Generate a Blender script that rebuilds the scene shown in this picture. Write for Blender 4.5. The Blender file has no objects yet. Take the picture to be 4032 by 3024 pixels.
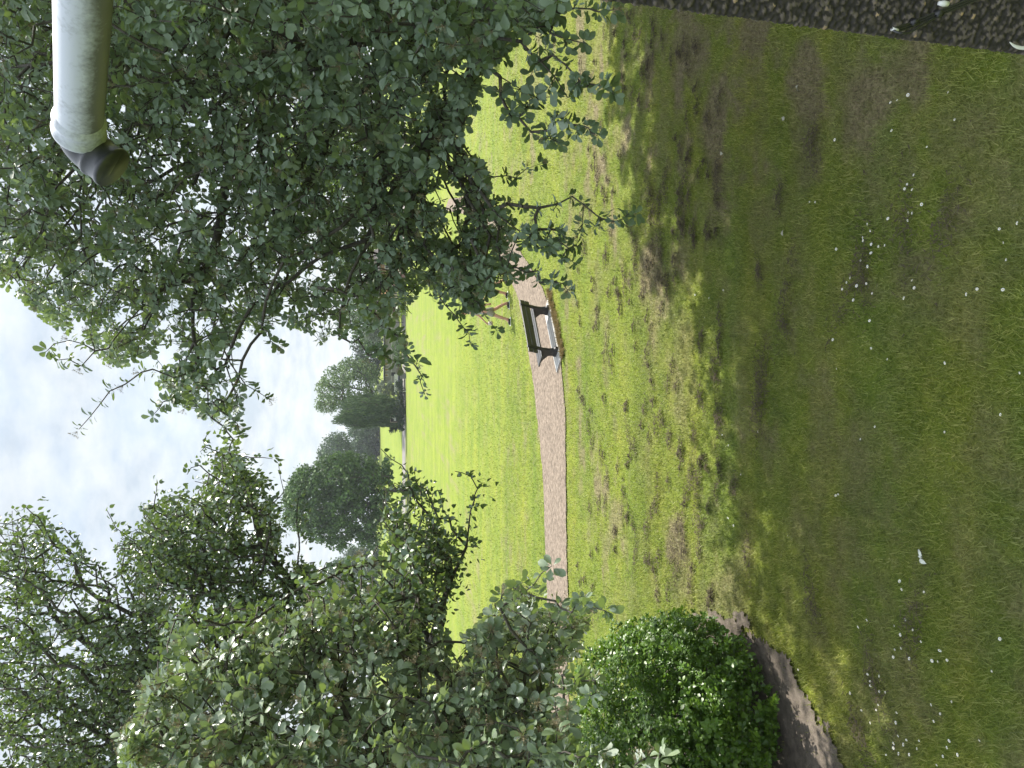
import bpy, bmesh, math, random
import numpy as np
from mathutils import Vector, Matrix

rng = np.random.default_rng(7)
random.seed(7)
scene = bpy.context.scene
COL = scene.collection
R_ = math.radians

# ---------------------------------------------------------------- camera, sky, sun, exposure
CAM_H, PITCH, FOC = 4.7, R_(10.5), 2900.0      # eye height at the upstairs window, downward tilt, focal length in photo pixels
F = np.array([0, math.cos(PITCH), -math.sin(PITCH)])
U = np.array([0, math.sin(PITCH), math.cos(PITCH)])
RT = np.array([1.0, 0, 0])
cam = bpy.data.cameras.new('camera'); cam_o = bpy.data.objects.new('camera', cam); COL.objects.link(cam_o)
cam.sensor_fit = 'HORIZONTAL'; cam.sensor_width = 36; cam.lens = FOC / 4032 * 36
cam.clip_start = 0.05; cam.clip_end = 5000
m = Matrix.Identity(4)
for i in range(3):
    m[i][0] = -U[i]; m[i][1] = RT[i]; m[i][2] = -F[i]
m[2][3] = CAM_H
cam_o.matrix_world = m
scene.camera = cam_o

SUN_EL, SUN_AZ = R_(55), R_(42)                # sun ahead of the camera and to the right
world = bpy.data.worlds.new('World'); scene.world = world; world.use_nodes = True
wn, wl = world.node_tree.nodes, world.node_tree.links
wn.clear()
wout = wn.new('ShaderNodeOutputWorld'); bg = wn.new('ShaderNodeBackground')
sky = wn.new('ShaderNodeTexSky'); sky.sky_type = 'NISHITA'; sky.sun_disc = False
sky.sun_elevation = SUN_EL; sky.sun_rotation = SUN_AZ; sky.air_density = 1.2; sky.dust_density = 2.5
tc = wn.new('ShaderNodeTexCoord'); sep = wn.new('ShaderNodeSeparateXYZ')
wl.new(tc.outputs['Generated'], sep.inputs[0])
zc = wn.new('ShaderNodeMath'); zc.operation = 'MAXIMUM'; zc.inputs[1].default_value = 0.0
wl.new(sep.outputs['Z'], zc.inputs[0])
za = wn.new('ShaderNodeMath'); za.operation = 'ADD'; za.inputs[1].default_value = 0.30
wl.new(zc.outputs[0], za.inputs[0])
dx = wn.new('ShaderNodeMath'); dx.operation = 'DIVIDE'; wl.new(sep.outputs['X'], dx.inputs[0]); wl.new(za.outputs[0], dx.inputs[1])
dy = wn.new('ShaderNodeMath'); dy.operation = 'DIVIDE'; wl.new(sep.outputs['Y'], dy.inputs[0]); wl.new(za.outputs[0], dy.inputs[1])
cmb = wn.new('ShaderNodeCombineXYZ'); wl.new(dx.outputs[0], cmb.inputs[0]); wl.new(dy.outputs[0], cmb.inputs[1])
cn = wn.new('ShaderNodeTexNoise'); cn.inputs['Scale'].default_value = 3.2; cn.inputs['Detail'].default_value = 9
cn.inputs['Roughness'].default_value = 0.58; cn.inputs['Distortion'].default_value = 0.35
wl.new(cmb.outputs[0], cn.inputs['Vector'])
cr = wn.new('ShaderNodeValToRGB'); cr.color_ramp.elements[0].position = 0.36; cr.color_ramp.elements[1].position = 0.66
cr.color_ramp.elements[0].color = (0.8, 0.8, 0.8, 1); cr.color_ramp.elements[1].color = (1, 1, 1, 1)
wl.new(cn.outputs['Fac'], cr.inputs[0])
cn2 = wn.new('ShaderNodeTexNoise'); cn2.inputs['Scale'].default_value = 9.0; cn2.inputs['Detail'].default_value = 8
cn2.inputs['Roughness'].default_value = 0.6
wl.new(cmb.outputs[0], cn2.inputs['Vector'])
cr2 = wn.new('ShaderNodeValToRGB'); cr2.color_ramp.elements[0].position = 0.35; cr2.color_ramp.elements[1].position = 0.65
cr2.color_ramp.elements[0].color = (2.75, 3.15, 3.55, 1); cr2.color_ramp.elements[1].color = (3.9, 4.1, 4.25, 1)
wl.new(cn2.outputs['Fac'], cr2.inputs[0])
mixc = wn.new('ShaderNodeMixRGB'); wl.new(cr.outputs[0], mixc.inputs[0])
wl.new(sky.outputs[0], mixc.inputs[1]); wl.new(cr2.outputs[0], mixc.inputs[2])
zr = wn.new('ShaderNodeMapRange'); zr.inputs['From Min'].default_value = 0.40; zr.inputs['From Max'].default_value = 0.95
zr.inputs['To Min'].default_value = 1.0; zr.inputs['To Max'].default_value = 3.0; wl.new(sep.outputs['Z'], zr.inputs['Value'])   # cloudy sky is brightest overhead
zm = wn.new('ShaderNodeVectorMath'); zm.operation = 'SCALE'; wl.new(mixc.outputs[0], zm.inputs[0]); wl.new(zr.outputs[0], zm.inputs['Scale'])
wl.new(zm.outputs[0], bg.inputs[0]); bg.inputs[1].default_value = 0.1
wl.new(bg.outputs[0], wout.inputs[0])
sun = bpy.data.lights.new('sun', 'SUN'); sun.energy = 3.9; sun.angle = R_(0.55); sun.color = (1, 0.95, 0.86)
sun_o = bpy.data.objects.new('sun', sun); COL.objects.link(sun_o)
SD = np.array([math.cos(SUN_EL) * math.sin(SUN_AZ), math.cos(SUN_EL) * math.cos(SUN_AZ), math.sin(SUN_EL)])
sun_o.rotation_euler = Vector(SD).to_track_quat('Z', 'Y').to_euler()
sun_o.location = (30, 40, 60)
scene.view_settings.view_transform = 'Standard'; scene.view_settings.look = 'None'
scene.view_settings.exposure = 1.25; scene.view_settings.gamma = 1
scene.render.engine = 'CYCLES'
scene.cycles.max_bounces = 6; scene.cycles.transparent_max_bounces = 4; scene.cycles.transmission_bounces = 4

# ---------------------------------------------------------------- helpers
S = 4032 / 2212                                  # the photograph was measured on a 2212 px wide view
CP = np.array([0, 0, CAM_H])
def ray(x, y):                                   # photo position (2212 scale) -> direction from the window
    return F + RT * ((1512 - y * S) / FOC) - U * ((x * S - 2016) / FOC)
def pt(x, y, d): return CP + ray(x, y) * d
def gnd(x, y, z=0.0):
    r = ray(x, y); return CP + r * ((z - CAM_H) / r[2])
def at_y(x, y, Y): r = ray(x, y); return CP + r * (Y / r[1])
def proj(P):
    q = np.atleast_2d(P) - CP
    f = q @ F; f = np.where(f < 1e-3, 1e-3, f)
    return (2016 - (q @ U) / f * FOC) / S, (1512 - (q @ RT) / f * FOC) / S
def in_poly(x, y, poly):
    x = np.atleast_1d(x); y = np.atleast_1d(y); ins = np.zeros(len(x), bool); n = len(poly)
    for i in range(n):
        x1, y1 = poly[i]; x2, y2 = poly[(i + 1) % n]
        if y1 == y2: continue
        c = ((y1 > y) != (y2 > y)) & (x < (x2 - x1) * (y - y1) / (y2 - y1) + x1)
        ins ^= c
    return ins

def link(o, parent=None):
    COL.objects.link(o)
    if parent: o.parent = parent
    return o
def mesh_obj(name, verts, faces, mat, parent=None, smooth=False, attrs=None):
    me = bpy.data.meshes.new(name)
    verts = np.asarray(verts, float)
    if isinstance(faces, np.ndarray):
        k = faces.shape[1]; nf = len(faces)
        me.vertices.add(len(verts)); me.vertices.foreach_set('co', verts.ravel())
        me.loops.add(nf * k); me.loops.foreach_set('vertex_index', faces.ravel().astype(np.int32))
        me.polygons.add(nf); me.polygons.foreach_set('loop_start', np.arange(0, nf * k, k, dtype=np.int32))
        me.update(calc_edges=True)
    else:
        me.from_pydata([tuple(v) for v in verts], [], faces); me.update()
    if attrs:
        for k2, v in attrs.items():
            a = me.attributes.new(k2, 'FLOAT', 'POINT'); a.data.foreach_set('value', np.asarray(v, np.float32))
    if smooth: me.polygons.foreach_set('use_smooth', np.ones(len(me.polygons), bool))
    me.validate(clean_customdata=False)
    if mat:
        for mm in (mat if isinstance(mat, (list, tuple)) else [mat]): me.materials.append(mm)
    return link(bpy.data.objects.new(name, me), parent)
def empty(name, loc=(0, 0, 0), rz=0.0):
    o = bpy.data.objects.new(name, None); o.location = tuple(loc); o.rotation_euler = (0, 0, rz); o.empty_display_size = 0.3
    return link(o)
def tag(o, label=None, cat=None, group=None, kind=None):
    if label: o['label'] = label
    if cat: o['category'] = cat
    if group: o['group'] = group
    if kind: o['kind'] = kind
    return o
class MB:
    def __init__(s): s.v = []; s.f = []
    def add(s, v, f):
        b = len(s.v); s.v += [tuple(p) for p in v]; s.f += [tuple(i + b for i in q) for q in f]; return s
    def box(s, x0, y0, z0, x1, y1, z1):
        return s.add([(x0,y0,z0),(x1,y0,z0),(x1,y1,z0),(x0,y1,z0),(x0,y0,z1),(x1,y0,z1),(x1,y1,z1),(x0,y1,z1)],
                     [(0,3,2,1),(4,5,6,7),(0,1,5,4),(1,2,6,5),(2,3,7,6),(3,0,4,7)])
    def tube(s, pts, rad, n=10, caps=True):
        pts = [Vector(p) for p in pts]; rad = rad if isinstance(rad, (list, tuple)) else [rad] * len(pts)
        b = len(s.v); ref = None
        for i, p in enumerate(pts):
            t = (pts[min(i + 1, len(pts) - 1)] - pts[max(i - 1, 0)]).normalized()
            if ref is None:
                ref = Vector((0, 0, 1)) if abs(t.z) < 0.9 else Vector((1, 0, 0))
            a = (ref - t * ref.dot(t)).normalized(); ref = a; c = t.cross(a)
            for k in range(n):
                th = 2 * math.pi * k / n; s.v.append(tuple(p + (a * math.cos(th) + c * math.sin(th)) * rad[i]))
        for i in range(len(pts) - 1):
            for k in range(n):
                s.f.append((b + i*n + k, b + i*n + (k+1) % n, b + (i+1)*n + (k+1) % n, b + (i+1)*n + k))
        if caps:
            s.f.append(tuple(b + k for k in range(n))[::-1]); s.f.append(tuple(b + (len(pts)-1)*n + k for k in range(n)))
        return s
    def prism(s, poly, x0, x1):                   # polygon in (y,z) extruded along x
        n = len(poly)
        return s.add([(x0, p[0], p[1]) for p in poly] + [(x1, p[0], p[1]) for p in poly],
                     [tuple(range(n))[::-1], tuple(range(n, 2*n))] + [(i, (i+1) % n, n + (i+1) % n, n + i) for i in range(n)])
    def build(s, name, mat, parent=None, smooth=False, bevel=0):
        o = mesh_obj(name, s.v, s.f, mat, parent, smooth)
        bm = bmesh.new(); bm.from_mesh(o.data); bmesh.ops.recalc_face_normals(bm, faces=bm.faces); bm.to_mesh(o.data); bm.free()
        if bevel:
            b = o.modifiers.new('b', 'BEVEL'); b.width = bevel; b.segments = 2; b.limit_method = 'ANGLE'
        return o

# numpy value noise
_T = rng.random((256, 256))
def vnoise(x, y, sc):
    x = np.asarray(x) / sc + 1000; y = np.asarray(y) / sc + 1000
    xi = np.floor(x).astype(int); yi = np.floor(y).astype(int); fx = x - xi; fy = y - yi
    fx = fx * fx * (3 - 2 * fx); fy = fy * fy * (3 - 2 * fy)
    g = lambda a, b: _T[a % 256, b % 256]
    return (g(xi, yi)*(1-fx)+g(xi+1, yi)*fx)*(1-fy) + (g(xi, yi+1)*(1-fx)+g(xi+1, yi+1)*fx)*fy
def fbm(x, y, sc, o=4):
    t = 0; a = 1; n = 0
    for i in range(o): t = t + a * vnoise(x + i * 17.3, y - i * 9.1, sc / 2**i); n += a; a *= 0.55
    return t / n
def sstep(a, b, x):
    t = np.clip((x - a) / (b - a), 0, 1); return t * t * (3 - 2 * t)

# ---------------------------------------------------------------- materials
def nm(name):
    mt = bpy.data.materials.new(name); mt.use_nodes = True
    nt = mt.node_tree; nt.nodes.clear(); out = nt.nodes.new('ShaderNodeOutputMaterial')
    return mt, nt.nodes, nt.links, out
def simple(name, col, rough=0.6, noise=0.0, nscale=20.0, bump=0.0, metallic=0.0, col2=None, spec=0.5, bscale=None):
    mt, n, l, out = nm(name); p = n.new('ShaderNodeBsdfPrincipled'); l.new(p.outputs[0], out.inputs[0])
    p.inputs['Roughness'].default_value = rough; p.inputs['Metallic'].default_value = metallic
    p.inputs['Specular IOR Level'].default_value = spec
    geo = n.new('ShaderNodeTexCoord')
    nz = n.new('ShaderNodeTexNoise'); nz.inputs['Scale'].default_value = nscale; nz.inputs['Detail'].default_value = 8
    nz.inputs['Roughness'].default_value = 0.65; l.new(geo.outputs['Object'], nz.inputs['Vector'])
    rp = n.new('ShaderNodeValToRGB'); rp.color_ramp.elements[0].position = 0.3; rp.color_ramp.elements[1].position = 0.7
    c2 = col2 if col2 else tuple(c * (1 + noise) for c in col); c1 = col if col2 else tuple(c * (1 - noise) for c in col)
    rp.color_ramp.elements[0].color = (*c1, 1); rp.color_ramp.elements[1].color = (*c2, 1)
    l.new(nz.outputs['Fac'], rp.inputs[0]); l.new(rp.outputs[0], p.inputs['Base Color'])
    if bump:
        b = n.new('ShaderNodeBump'); b.inputs['Strength'].default_value = bump; b.inputs['Distance'].default_value = 0.02
        nb = nz
        if bscale:
            nb = n.new('ShaderNodeTexNoise'); nb.inputs['Scale'].default_value = bscale; nb.inputs['Detail'].default_value = 6
            l.new(geo.outputs['Object'], nb.inputs['Vector'])
        l.new(nb.outputs['Fac'], b.inputs['Height']); l.new(b.outputs[0], p.inputs['Normal'])
    return mt
def leaf_mat(name, dark, light, back, trans, rough=0.42, tfac=0.35, spec=0.5):
    mt, n, l, out = nm(name)
    at = n.new('ShaderNodeAttribute'); at.attribute_name = 'rnd'
    rp = n.new('ShaderNodeValToRGB'); rp.color_ramp.elements[0].color = (*dark, 1); rp.color_ramp.elements[1].color = (*light, 1)
    l.new(at.outputs['Fac'], rp.inputs[0])
    geo = n.new('ShaderNodeNewGeometry'); mx = n.new('ShaderNodeMixRGB'); l.new(geo.outputs['Backfacing'], mx.inputs[0])
    l.new(rp.outputs[0], mx.inputs[1]); mx.inputs[2].default_value = (*back, 1)
    p = n.new('ShaderNodeBsdfPrincipled'); p.inputs['Roughness'].default_value = rough; p.inputs['Specular IOR Level'].default_value = spec
    l.new(mx.outputs[0], p.inputs['Base Color'])
    t = n.new('ShaderNodeBsdfTranslucent')
    trp = n.new('ShaderNodeValToRGB'); trp.color_ramp.elements[0].color = (*[c * 0.55 for c in trans], 1); trp.color_ramp.elements[1].color = (*trans, 1)
    l.new(at.outputs['Fac'], trp.inputs[0]); l.new(trp.outputs[0], t.inputs[0])
    ms = n.new('ShaderNodeMixShader'); ms.inputs[0].default_value = tfac
    l.new(p.outputs[0], ms.inputs[1]); l.new(t.outputs[0], ms.inputs[2]); l.new(ms.outputs[0], out.inputs[0])
    return mt

M_bark = simple('bark', (0.035, 0.03, 0.025), 0.9, col2=(0.10, 0.09, 0.075), nscale=30, bump=0.6)
M_twig = simple('twig_bark', (0.03, 0.026, 0.02), 0.8, col2=(0.075, 0.065, 0.05), nscale=30)
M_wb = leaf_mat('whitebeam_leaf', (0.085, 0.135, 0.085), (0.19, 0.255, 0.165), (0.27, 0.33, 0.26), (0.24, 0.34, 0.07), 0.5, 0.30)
M_wbL = leaf_mat('whitebeam_leaf_sunlit', (0.09, 0.145, 0.075), (0.26, 0.32, 0.21), (0.42, 0.47, 0.40), (0.27, 0.38, 0.07), 0.34, 0.27, 0.7)  # same leaf made paler: sunlight and bright highlights put into its colour
M_pop = leaf_mat('pointed_leaf', (0.045, 0.09, 0.04), (0.11, 0.17, 0.08), (0.15, 0.20, 0.12), (0.19, 0.29, 0.045), 0.30, 0.27, 0.8)
M_bush = leaf_mat('evergreen_leaf', (0.03, 0.085, 0.012), (0.14, 0.25, 0.025), (0.08, 0.15, 0.025), (0.20, 0.36, 0.02), 0.38, 0.27)
M_flower = leaf_mat('flower_head', (0.16, 0.13, 0.08), (0.34, 0.30, 0.20), (0.26, 0.22, 0.14), (0.25, 0.23, 0.1), 0.7, 0.15, 0.2)

# ---------------------------------------------------------------- ground layout
def path_pts():
    near = [gnd(1240, 1760), gnd(1230, 1500), gnd(1228, 1290), gnd(1226, 1100), gnd(1222, 900), gnd(1214, 800), gnd(1206, 720), gnd(1180, 640), gnd(1145, 575), gnd(1112, 520), gnd(1085, 480), gnd(1058, 445), gnd(1020, 425), gnd(970, 430)]
    far = [gnd(1194, 1760), gnd(1187, 1500), gnd(1183, 1290), gnd(1178, 1130), gnd(1169, 960), gnd(1157, 850), gnd(1142, 750), gnd(1121, 650), gnd(1098, 590), gnd(1075, 545), gnd(1055, 510), gnd(1035, 485), gnd(1005, 462), gnd(962, 455)]
    return np.array(near), np.array(far)
PN, PF = path_pts()
def dens(P, k=24):
    out = []
    for i in range(len(P) - 1):
        p0 = P[max(i-1, 0)]; p1 = P[i]; p2 = P[i+1]; p3 = P[min(i+2, len(P)-1)]
        for j in range(k):
            t = j / k
            out.append(0.5 * ((2*p1) + (-p0+p2)*t + (2*p0-5*p1+4*p2-p3)*t*t + (-p0+3*p1-3*p2+p3)*t**3))
    out.append(P[-1]); return np.array(out)
PN, PF = dens(PN, 60), dens(PF, 60)
path_poly = [tuple(p[:2]) for p in PN] + [tuple(p[:2]) for p in PF[::-1]]
soil_img = [(1500,1335),(1525,1322),(1560,1330),(1600,1336),(1650,1362),(1690,1410),(1720,1455),(1745,1510),(1780,1560),(1800,1600),(1830,1660),(1870,1760),(1700,1860),(1500,1800),(1400,1700),(1380,1600),(1400,1480),(1440,1400),(1470,1360)]
soil_poly = [tuple(gnd(x, y)[:2]) for x, y in soil_img]
# worn / thatchy patches: (x, y, half-length along view, half-width across) in photo units, strength
WORN = [(1482, 100, 45, 110, 0.9), (1735, 150, 45, 110, 1.0), (1740, 300, 30, 90, .6), (1985, 150, 28, 90, .9), (1960, 300, 30, 60, .5),
        (1455, 1175, 18, 55, .9), (1480, 1240, 12, 60, .6), (1400, 1020, 10, 60, .4), (1330, 1130, 14, 40, .7), (1310, 1200, 8, 50, .6),
        (1860, 980, 40, 130, .5), (1970, 580, 60, 60, .6), (2080, 480, 40, 60, .6), (1890, 640, 40, 60, .4), (1620, 1100, 20, 60, .35),
        (1840, 1190, 40, 60, .5), (1560, 1290, 30, 40, .6), (1430, 330, 12, 90, .4), (1480, 560, 14, 70, .5), (1280, 1480, 20, 50, .9), (1300, 1560, 14, 60, .8),
        (1285, 250, 8, 90, .9), (1270, 400, 8, 80, .8), (1255, 100, 10, 70, .9), (1150, 350, 6, 60, .7), (1290, 600, 6, 60, .4), (1220, 330, 6, 80, .6)]
def wear(X, Y):
    X = np.asarray(X, float); Y = np.asarray(Y, float)
    x, y = proj(np.stack([X.ravel(), Y.ravel(), np.zeros(X.size)], 1)); x = x.reshape(X.shape); y = y.reshape(X.shape)
    w = 0.85 * sstep(0.52, 0.75, fbm(X * 0.9 + 3, Y * 1.25, 0.8, 6)) + 0.45 * sstep(0.5, 0.75, fbm(X, Y, 0.22, 3))
    w = w * (1 - .6 * sstep(12, 24, Y)) * (.55 + .9 * sstep(.35, .65, fbm(X + 40, Y, 5.0, 2)))
    w = np.maximum(w, (.05 + .55 * sstep(.44, .72, fbm(X * .8 + 11, Y * 1.3 + 5, .55, 6))) * sstep(15.5, 11.5, Y + 1.5 * vnoise(X, Y, 2.0)) * .8)
    jn = (fbm(X, Y, 0.45, 5) - 0.5) * 2.6
    for cx, cy, hx, hy, s in WORN:
        r = np.sqrt(((x - cx) / hx)**2 + ((y - cy) / hy)**2) + jn
        w = np.maximum(w, s * sstep(1.25, 0.6, r)) if False else np.maximum(w, s * (1 - sstep(0.55, 1.25, r)))
    w = w + (fbm(X + 7, Y, 0.10, 2) - .5) * .5 * sstep(.05, .3, w)
    return np.clip(w, 0, 1)

def prof(y):
    return np.interp(y, [-40, 118, 121, 124, 131, 250, 420, 2600], [0, 0, -0.25, -0.15, 0.35, 3.35, 5.0, 8.0])

xs = np.concatenate([-np.geomspace(14, 1500, 46)[::-1], np.arange(-13.86, 13.9, 0.14), np.geomspace(14, 1500, 46)])
ys = np.concatenate([np.arange(-40, 3, 2.0), np.arange(3, 34, 0.12), np.geomspace(34, 2600, 110)])
GX, GY = np.meshgrid(xs, ys)
near_m = (np.abs(GX) < 14) & (GY > 3) & (GY < 34)
GZ = prof(GY) + np.where(near_m, (fbm(GX, GY, 1.2, 3) - 0.5) * 0.04, 0)
W = np.zeros_like(GX); band = (GY > 3) & (GY < 120) & (np.abs(GX) < 70)
W[band] = wear(GX[band], GY[band])
nx, ny = len(xs), len(ys)
idx = np.arange(nx * ny).reshape(ny, nx)
fc = np.stack([idx[:-1, :-1], idx[:-1, 1:], idx[1:, 1:], idx[1:, :-1]], -1).reshape(-1, 4)

def grass_nodes(name, blades):
    mt, n, l, out = nm(name)
    geo = n.new('ShaderNodeNewGeometry')
    def noise(sc, det, rgh=0.6, vec=None, dist=0):
        z = n.new('ShaderNodeTexNoise'); z.inputs['Scale'].default_value = sc; z.inputs['Detail'].default_value = det
        z.inputs['Roughness'].default_value = rgh; z.inputs['Distortion'].default_value = dist
        l.new(vec if vec else geo.outputs['Position'], z.inputs['Vector']); return z.outputs['Fac']
    def ramp(fac, stops):
        r = n.new('ShaderNodeValToRGB'); e = r.color_ramp.elements
        while len(e) < len(stops): e.new(0.5)
        for el, (p_, c_) in zip(e, stops): el.position = p_; el.color = (*c_, 1)
        l.new(fac, r.inputs[0]); return r.outputs[0]
    def mix(f, a, b, t='MIX'):
        q = n.new('ShaderNodeMixRGB'); q.blend_type = t
        if isinstance(f, float): q.inputs[0].default_value = f
        else: l.new(f, q.inputs[0])
        for k, v in ((1, a), (2, b)):
            if isinstance(v, tuple): q.inputs[k].default_value = (*v, 1)
            else: l.new(v, q.inputs[k])
        return q.outputs[0]
    big = ramp(noise(0.35, 4), [(0.35, (0.12, 0.175, 0.018)), (0.65, (0.205, 0.245, 0.028))])
    mid = ramp(noise(2.2, 5, 0.65), [(0.3, (0.095, 0.145, 0.019)), (0.55, (0.16, 0.205, 0.026)), (0.75, (0.25, 0.255, 0.055))])
    g = mix(0.5, big, mid)
    # mown, slightly striped look in the distance
    st = n.new('ShaderNodeVectorMath'); st.operation = 'MULTIPLY'; st.inputs[1].default_value = (0.06, 0.9, 1)
    l.new(geo.outputs['Position'], st.inputs[0])
    strp = ramp(noise(1.0, 5, 0.6, st.outputs[0]), [(0.38, (0.86, 0.92, 0.92)), (0.62, (1.14, 1.06, 1.0))])
    g = mix(0.8, g, strp, 'MULTIPLY')
    at = n.new('ShaderNodeAttribute'); at.attribute_name = 'wear'
    wv = at.outputs['Fac']
    straw = ramp(noise(16.0, 6, 0.75), [(0.32, (0.075, 0.062, 0.035)), (0.5, (0.19, 0.16, 0.09)), (0.68, (0.34, 0.29, 0.17))])
    if blades:
        rn = n.new('ShaderNodeAttribute'); rn.attribute_name = 'rnd'
        var = ramp(rn.outputs['Fac'], [(0.0, (0.6, 0.68, 0.6)), (0.35, (1.1, 1.08, 1.3)), (0.7, (1.55, 1.4, 2.2)), (1.0, (2.5, 2.0, 5.0))])
        g = mix(1.0, g, var, 'MULTIPLY')
        wv2 = n.new('ShaderNodeMath'); wv2.operation = 'MULTIPLY'; wv2.inputs[1].default_value = 0.75; l.new(wv, wv2.inputs[0])
        c = mix(wv2.outputs[0], g, straw)
        d = n.new('ShaderNodeBsdfPrincipled'); d.inputs['Roughness'].default_value = 0.55; d.inputs['Specular IOR Level'].default_value = 0.35
        l.new(c, d.inputs['Base Color'])
        t = n.new('ShaderNodeBsdfTranslucent'); l.new(c, t.inputs[0])
        ms = n.new('ShaderNodeMixShader'); ms.inputs[0].default_value = 0.35
        l.new(d.outputs[0], ms.inputs[1]); l.new(t.outputs[0], ms.inputs[2]); l.new(ms.outputs[0], out.inputs[0])
    else:
        fine = ramp(noise(42.0, 6, 0.75), [(0.3, (0.45, 0.5, 0.45)), (0.7, (1.25, 1.2, 1.2))])
        far = n.new('ShaderNodeSeparateXYZ'); l.new(geo.outputs['Position'], far.inputs[0])
        mr = n.new('ShaderNodeMapRange'); mr.inputs['From Min'].default_value = 10; mr.inputs['From Max'].default_value = 45
        mr.inputs['To Min'].default_value = 1; mr.inputs['To Max'].default_value = 0.25
        l.new(far.outputs['Y'], mr.inputs['Value'])
        c = mix(wv, g, straw)
        c = mix(mr.outputs[0], c, mix(1.0, c, fine, 'MULTIPLY'))
        p = n.new('ShaderNodeBsdfPrincipled'); p.inputs['Roughness'].default_value = 0.85; p.inputs['Specular IOR Level'].default_value = 0.15
        l.new(c, p.inputs['Base Color'])
        b = n.new('ShaderNodeBump'); b.inputs['Strength'].default_value = 0.9; b.inputs['Distance'].default_value = 0.03
        l.new(noise(30.0, 5, 0.7), b.inputs['Height']); l.new(b.outputs[0], p.inputs['Normal'])
        l.new(p.outputs[0], out.inputs[0])
    return mt
M_lawn = grass_nodes('lawn_turf', False); M_blade = grass_nodes('grass_blades', True)
lawn = mesh_obj('ground', np.stack([GX, GY, GZ], -1).reshape(-1, 3), fc, M_lawn, smooth=True, attrs={'wear': W.ravel()})
tag(lawn, kind='structure')

# path
M_path = simple('path_gravel', (0.075, 0.06, 0.048), 0.95, col2=(0.28, 0.225, 0.175), nscale=11, bump=1.0, bscale=40, spec=0.1)
def ribbon(name, A, B, z, mat, jag=0.11, rows=6):
    n = len(A); V = []
    for i in range(n):
        d = B[i] - A[i]; ln = np.linalg.norm(d) + 1e-6
        ja = (fbm(A[i][0], A[i][1], .9, 6) - .5) * jag * 4; jb = (fbm(B[i][0] + 9, B[i][1], .9, 6) - .5) * jag * 4
        a = A[i] + d / ln * ja; b = B[i] + d / ln * jb
        for k in range(rows + 1):
            p = a + (b - a) * k / rows; V.append((p[0], p[1], z + 0.012 * math.sin(math.pi * k / rows)))
    f = [(i*(rows+1)+k, i*(rows+1)+k+1, (i+1)*(rows+1)+k+1, (i+1)*(rows+1)+k) for i in range(n-1) for k in range(rows)]
    o = mesh_obj(name, V, f, mat, smooth=True)
    bm = bmesh.new(); bm.from_mesh(o.data); bmesh.ops.recalc_face_normals(bm, faces=bm.faces)
    if sum(fa.normal.z for fa in bm.faces) < 0: bmesh.ops.reverse_faces(bm, faces=bm.faces)
    bm.to_mesh(o.data); bm.free(); return o
tag(ribbon('path', PN, PF, 0.028, M_path), kind='structure')

# soil bed
M_soil = simple('soil', (0.075, 0.063, 0.052), 0.95, col2=(0.19, 0.16, 0.13), nscale=9, bump=0.8, bscale=60, spec=0.15)
sp = np.array(soil_poly); gx = np.arange(sp[:, 0].min() - .3, sp[:, 0].max() + .3, 0.025); gy = np.arange(sp[:, 1].min() - .3, sp[:, 1].max() + .3, 0.025)
SX, SY = np.meshgrid(gx, gy)
jx = (fbm(SX, SY, 0.25, 3) - .5) * 0.5; jy = (fbm(SX + 31, SY, 0.25, 3) - .5) * 0.5
jr = rng.normal(0, .035, SX.shape); ins = in_poly((SX + jx + jr).ravel(), (SY + jy + jr[::-1]).ravel(), soil_poly).reshape(SX.shape)
SZ = 0.024 + 0.02 * fbm(SX, SY, 0.12, 3)
si = np.arange(SX.size).reshape(SX.shape)
keep = ins[:-1, :-1] & ins[1:, 1:] & ins[1:, :-1] & ins[:-1, 1:]
sf = np.stack([si[:-1, :-1][keep], si[:-1, 1:][keep], si[1:, 1:][keep], si[1:, :-1][keep]], -1)
tag(mesh_obj('soil_bed', np.stack([SX, SY, SZ], -1).reshape(-1, 3), sf, M_soil, smooth=True), kind='structure')

# far road along the edge of the near field
M_road = simple('far_road', (0.13, 0.12, 0.11), 0.9, col2=(0.22, 0.20, 0.18), nscale=0.6)
rx = np.linspace(-160, 160, 80)
mesh_obj_r = mesh_obj('road', [(x, y, prof(y) + 0.05) for x in rx for y in (122.5 , 124.0, 128.0)],
                      [(i*3+k, (i+1)*3+k, (i+1)*3+k+1, i*3+k+1) for i in range(79) for k in range(2)], M_road)
tag(mesh_obj_r, kind='structure')

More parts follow.
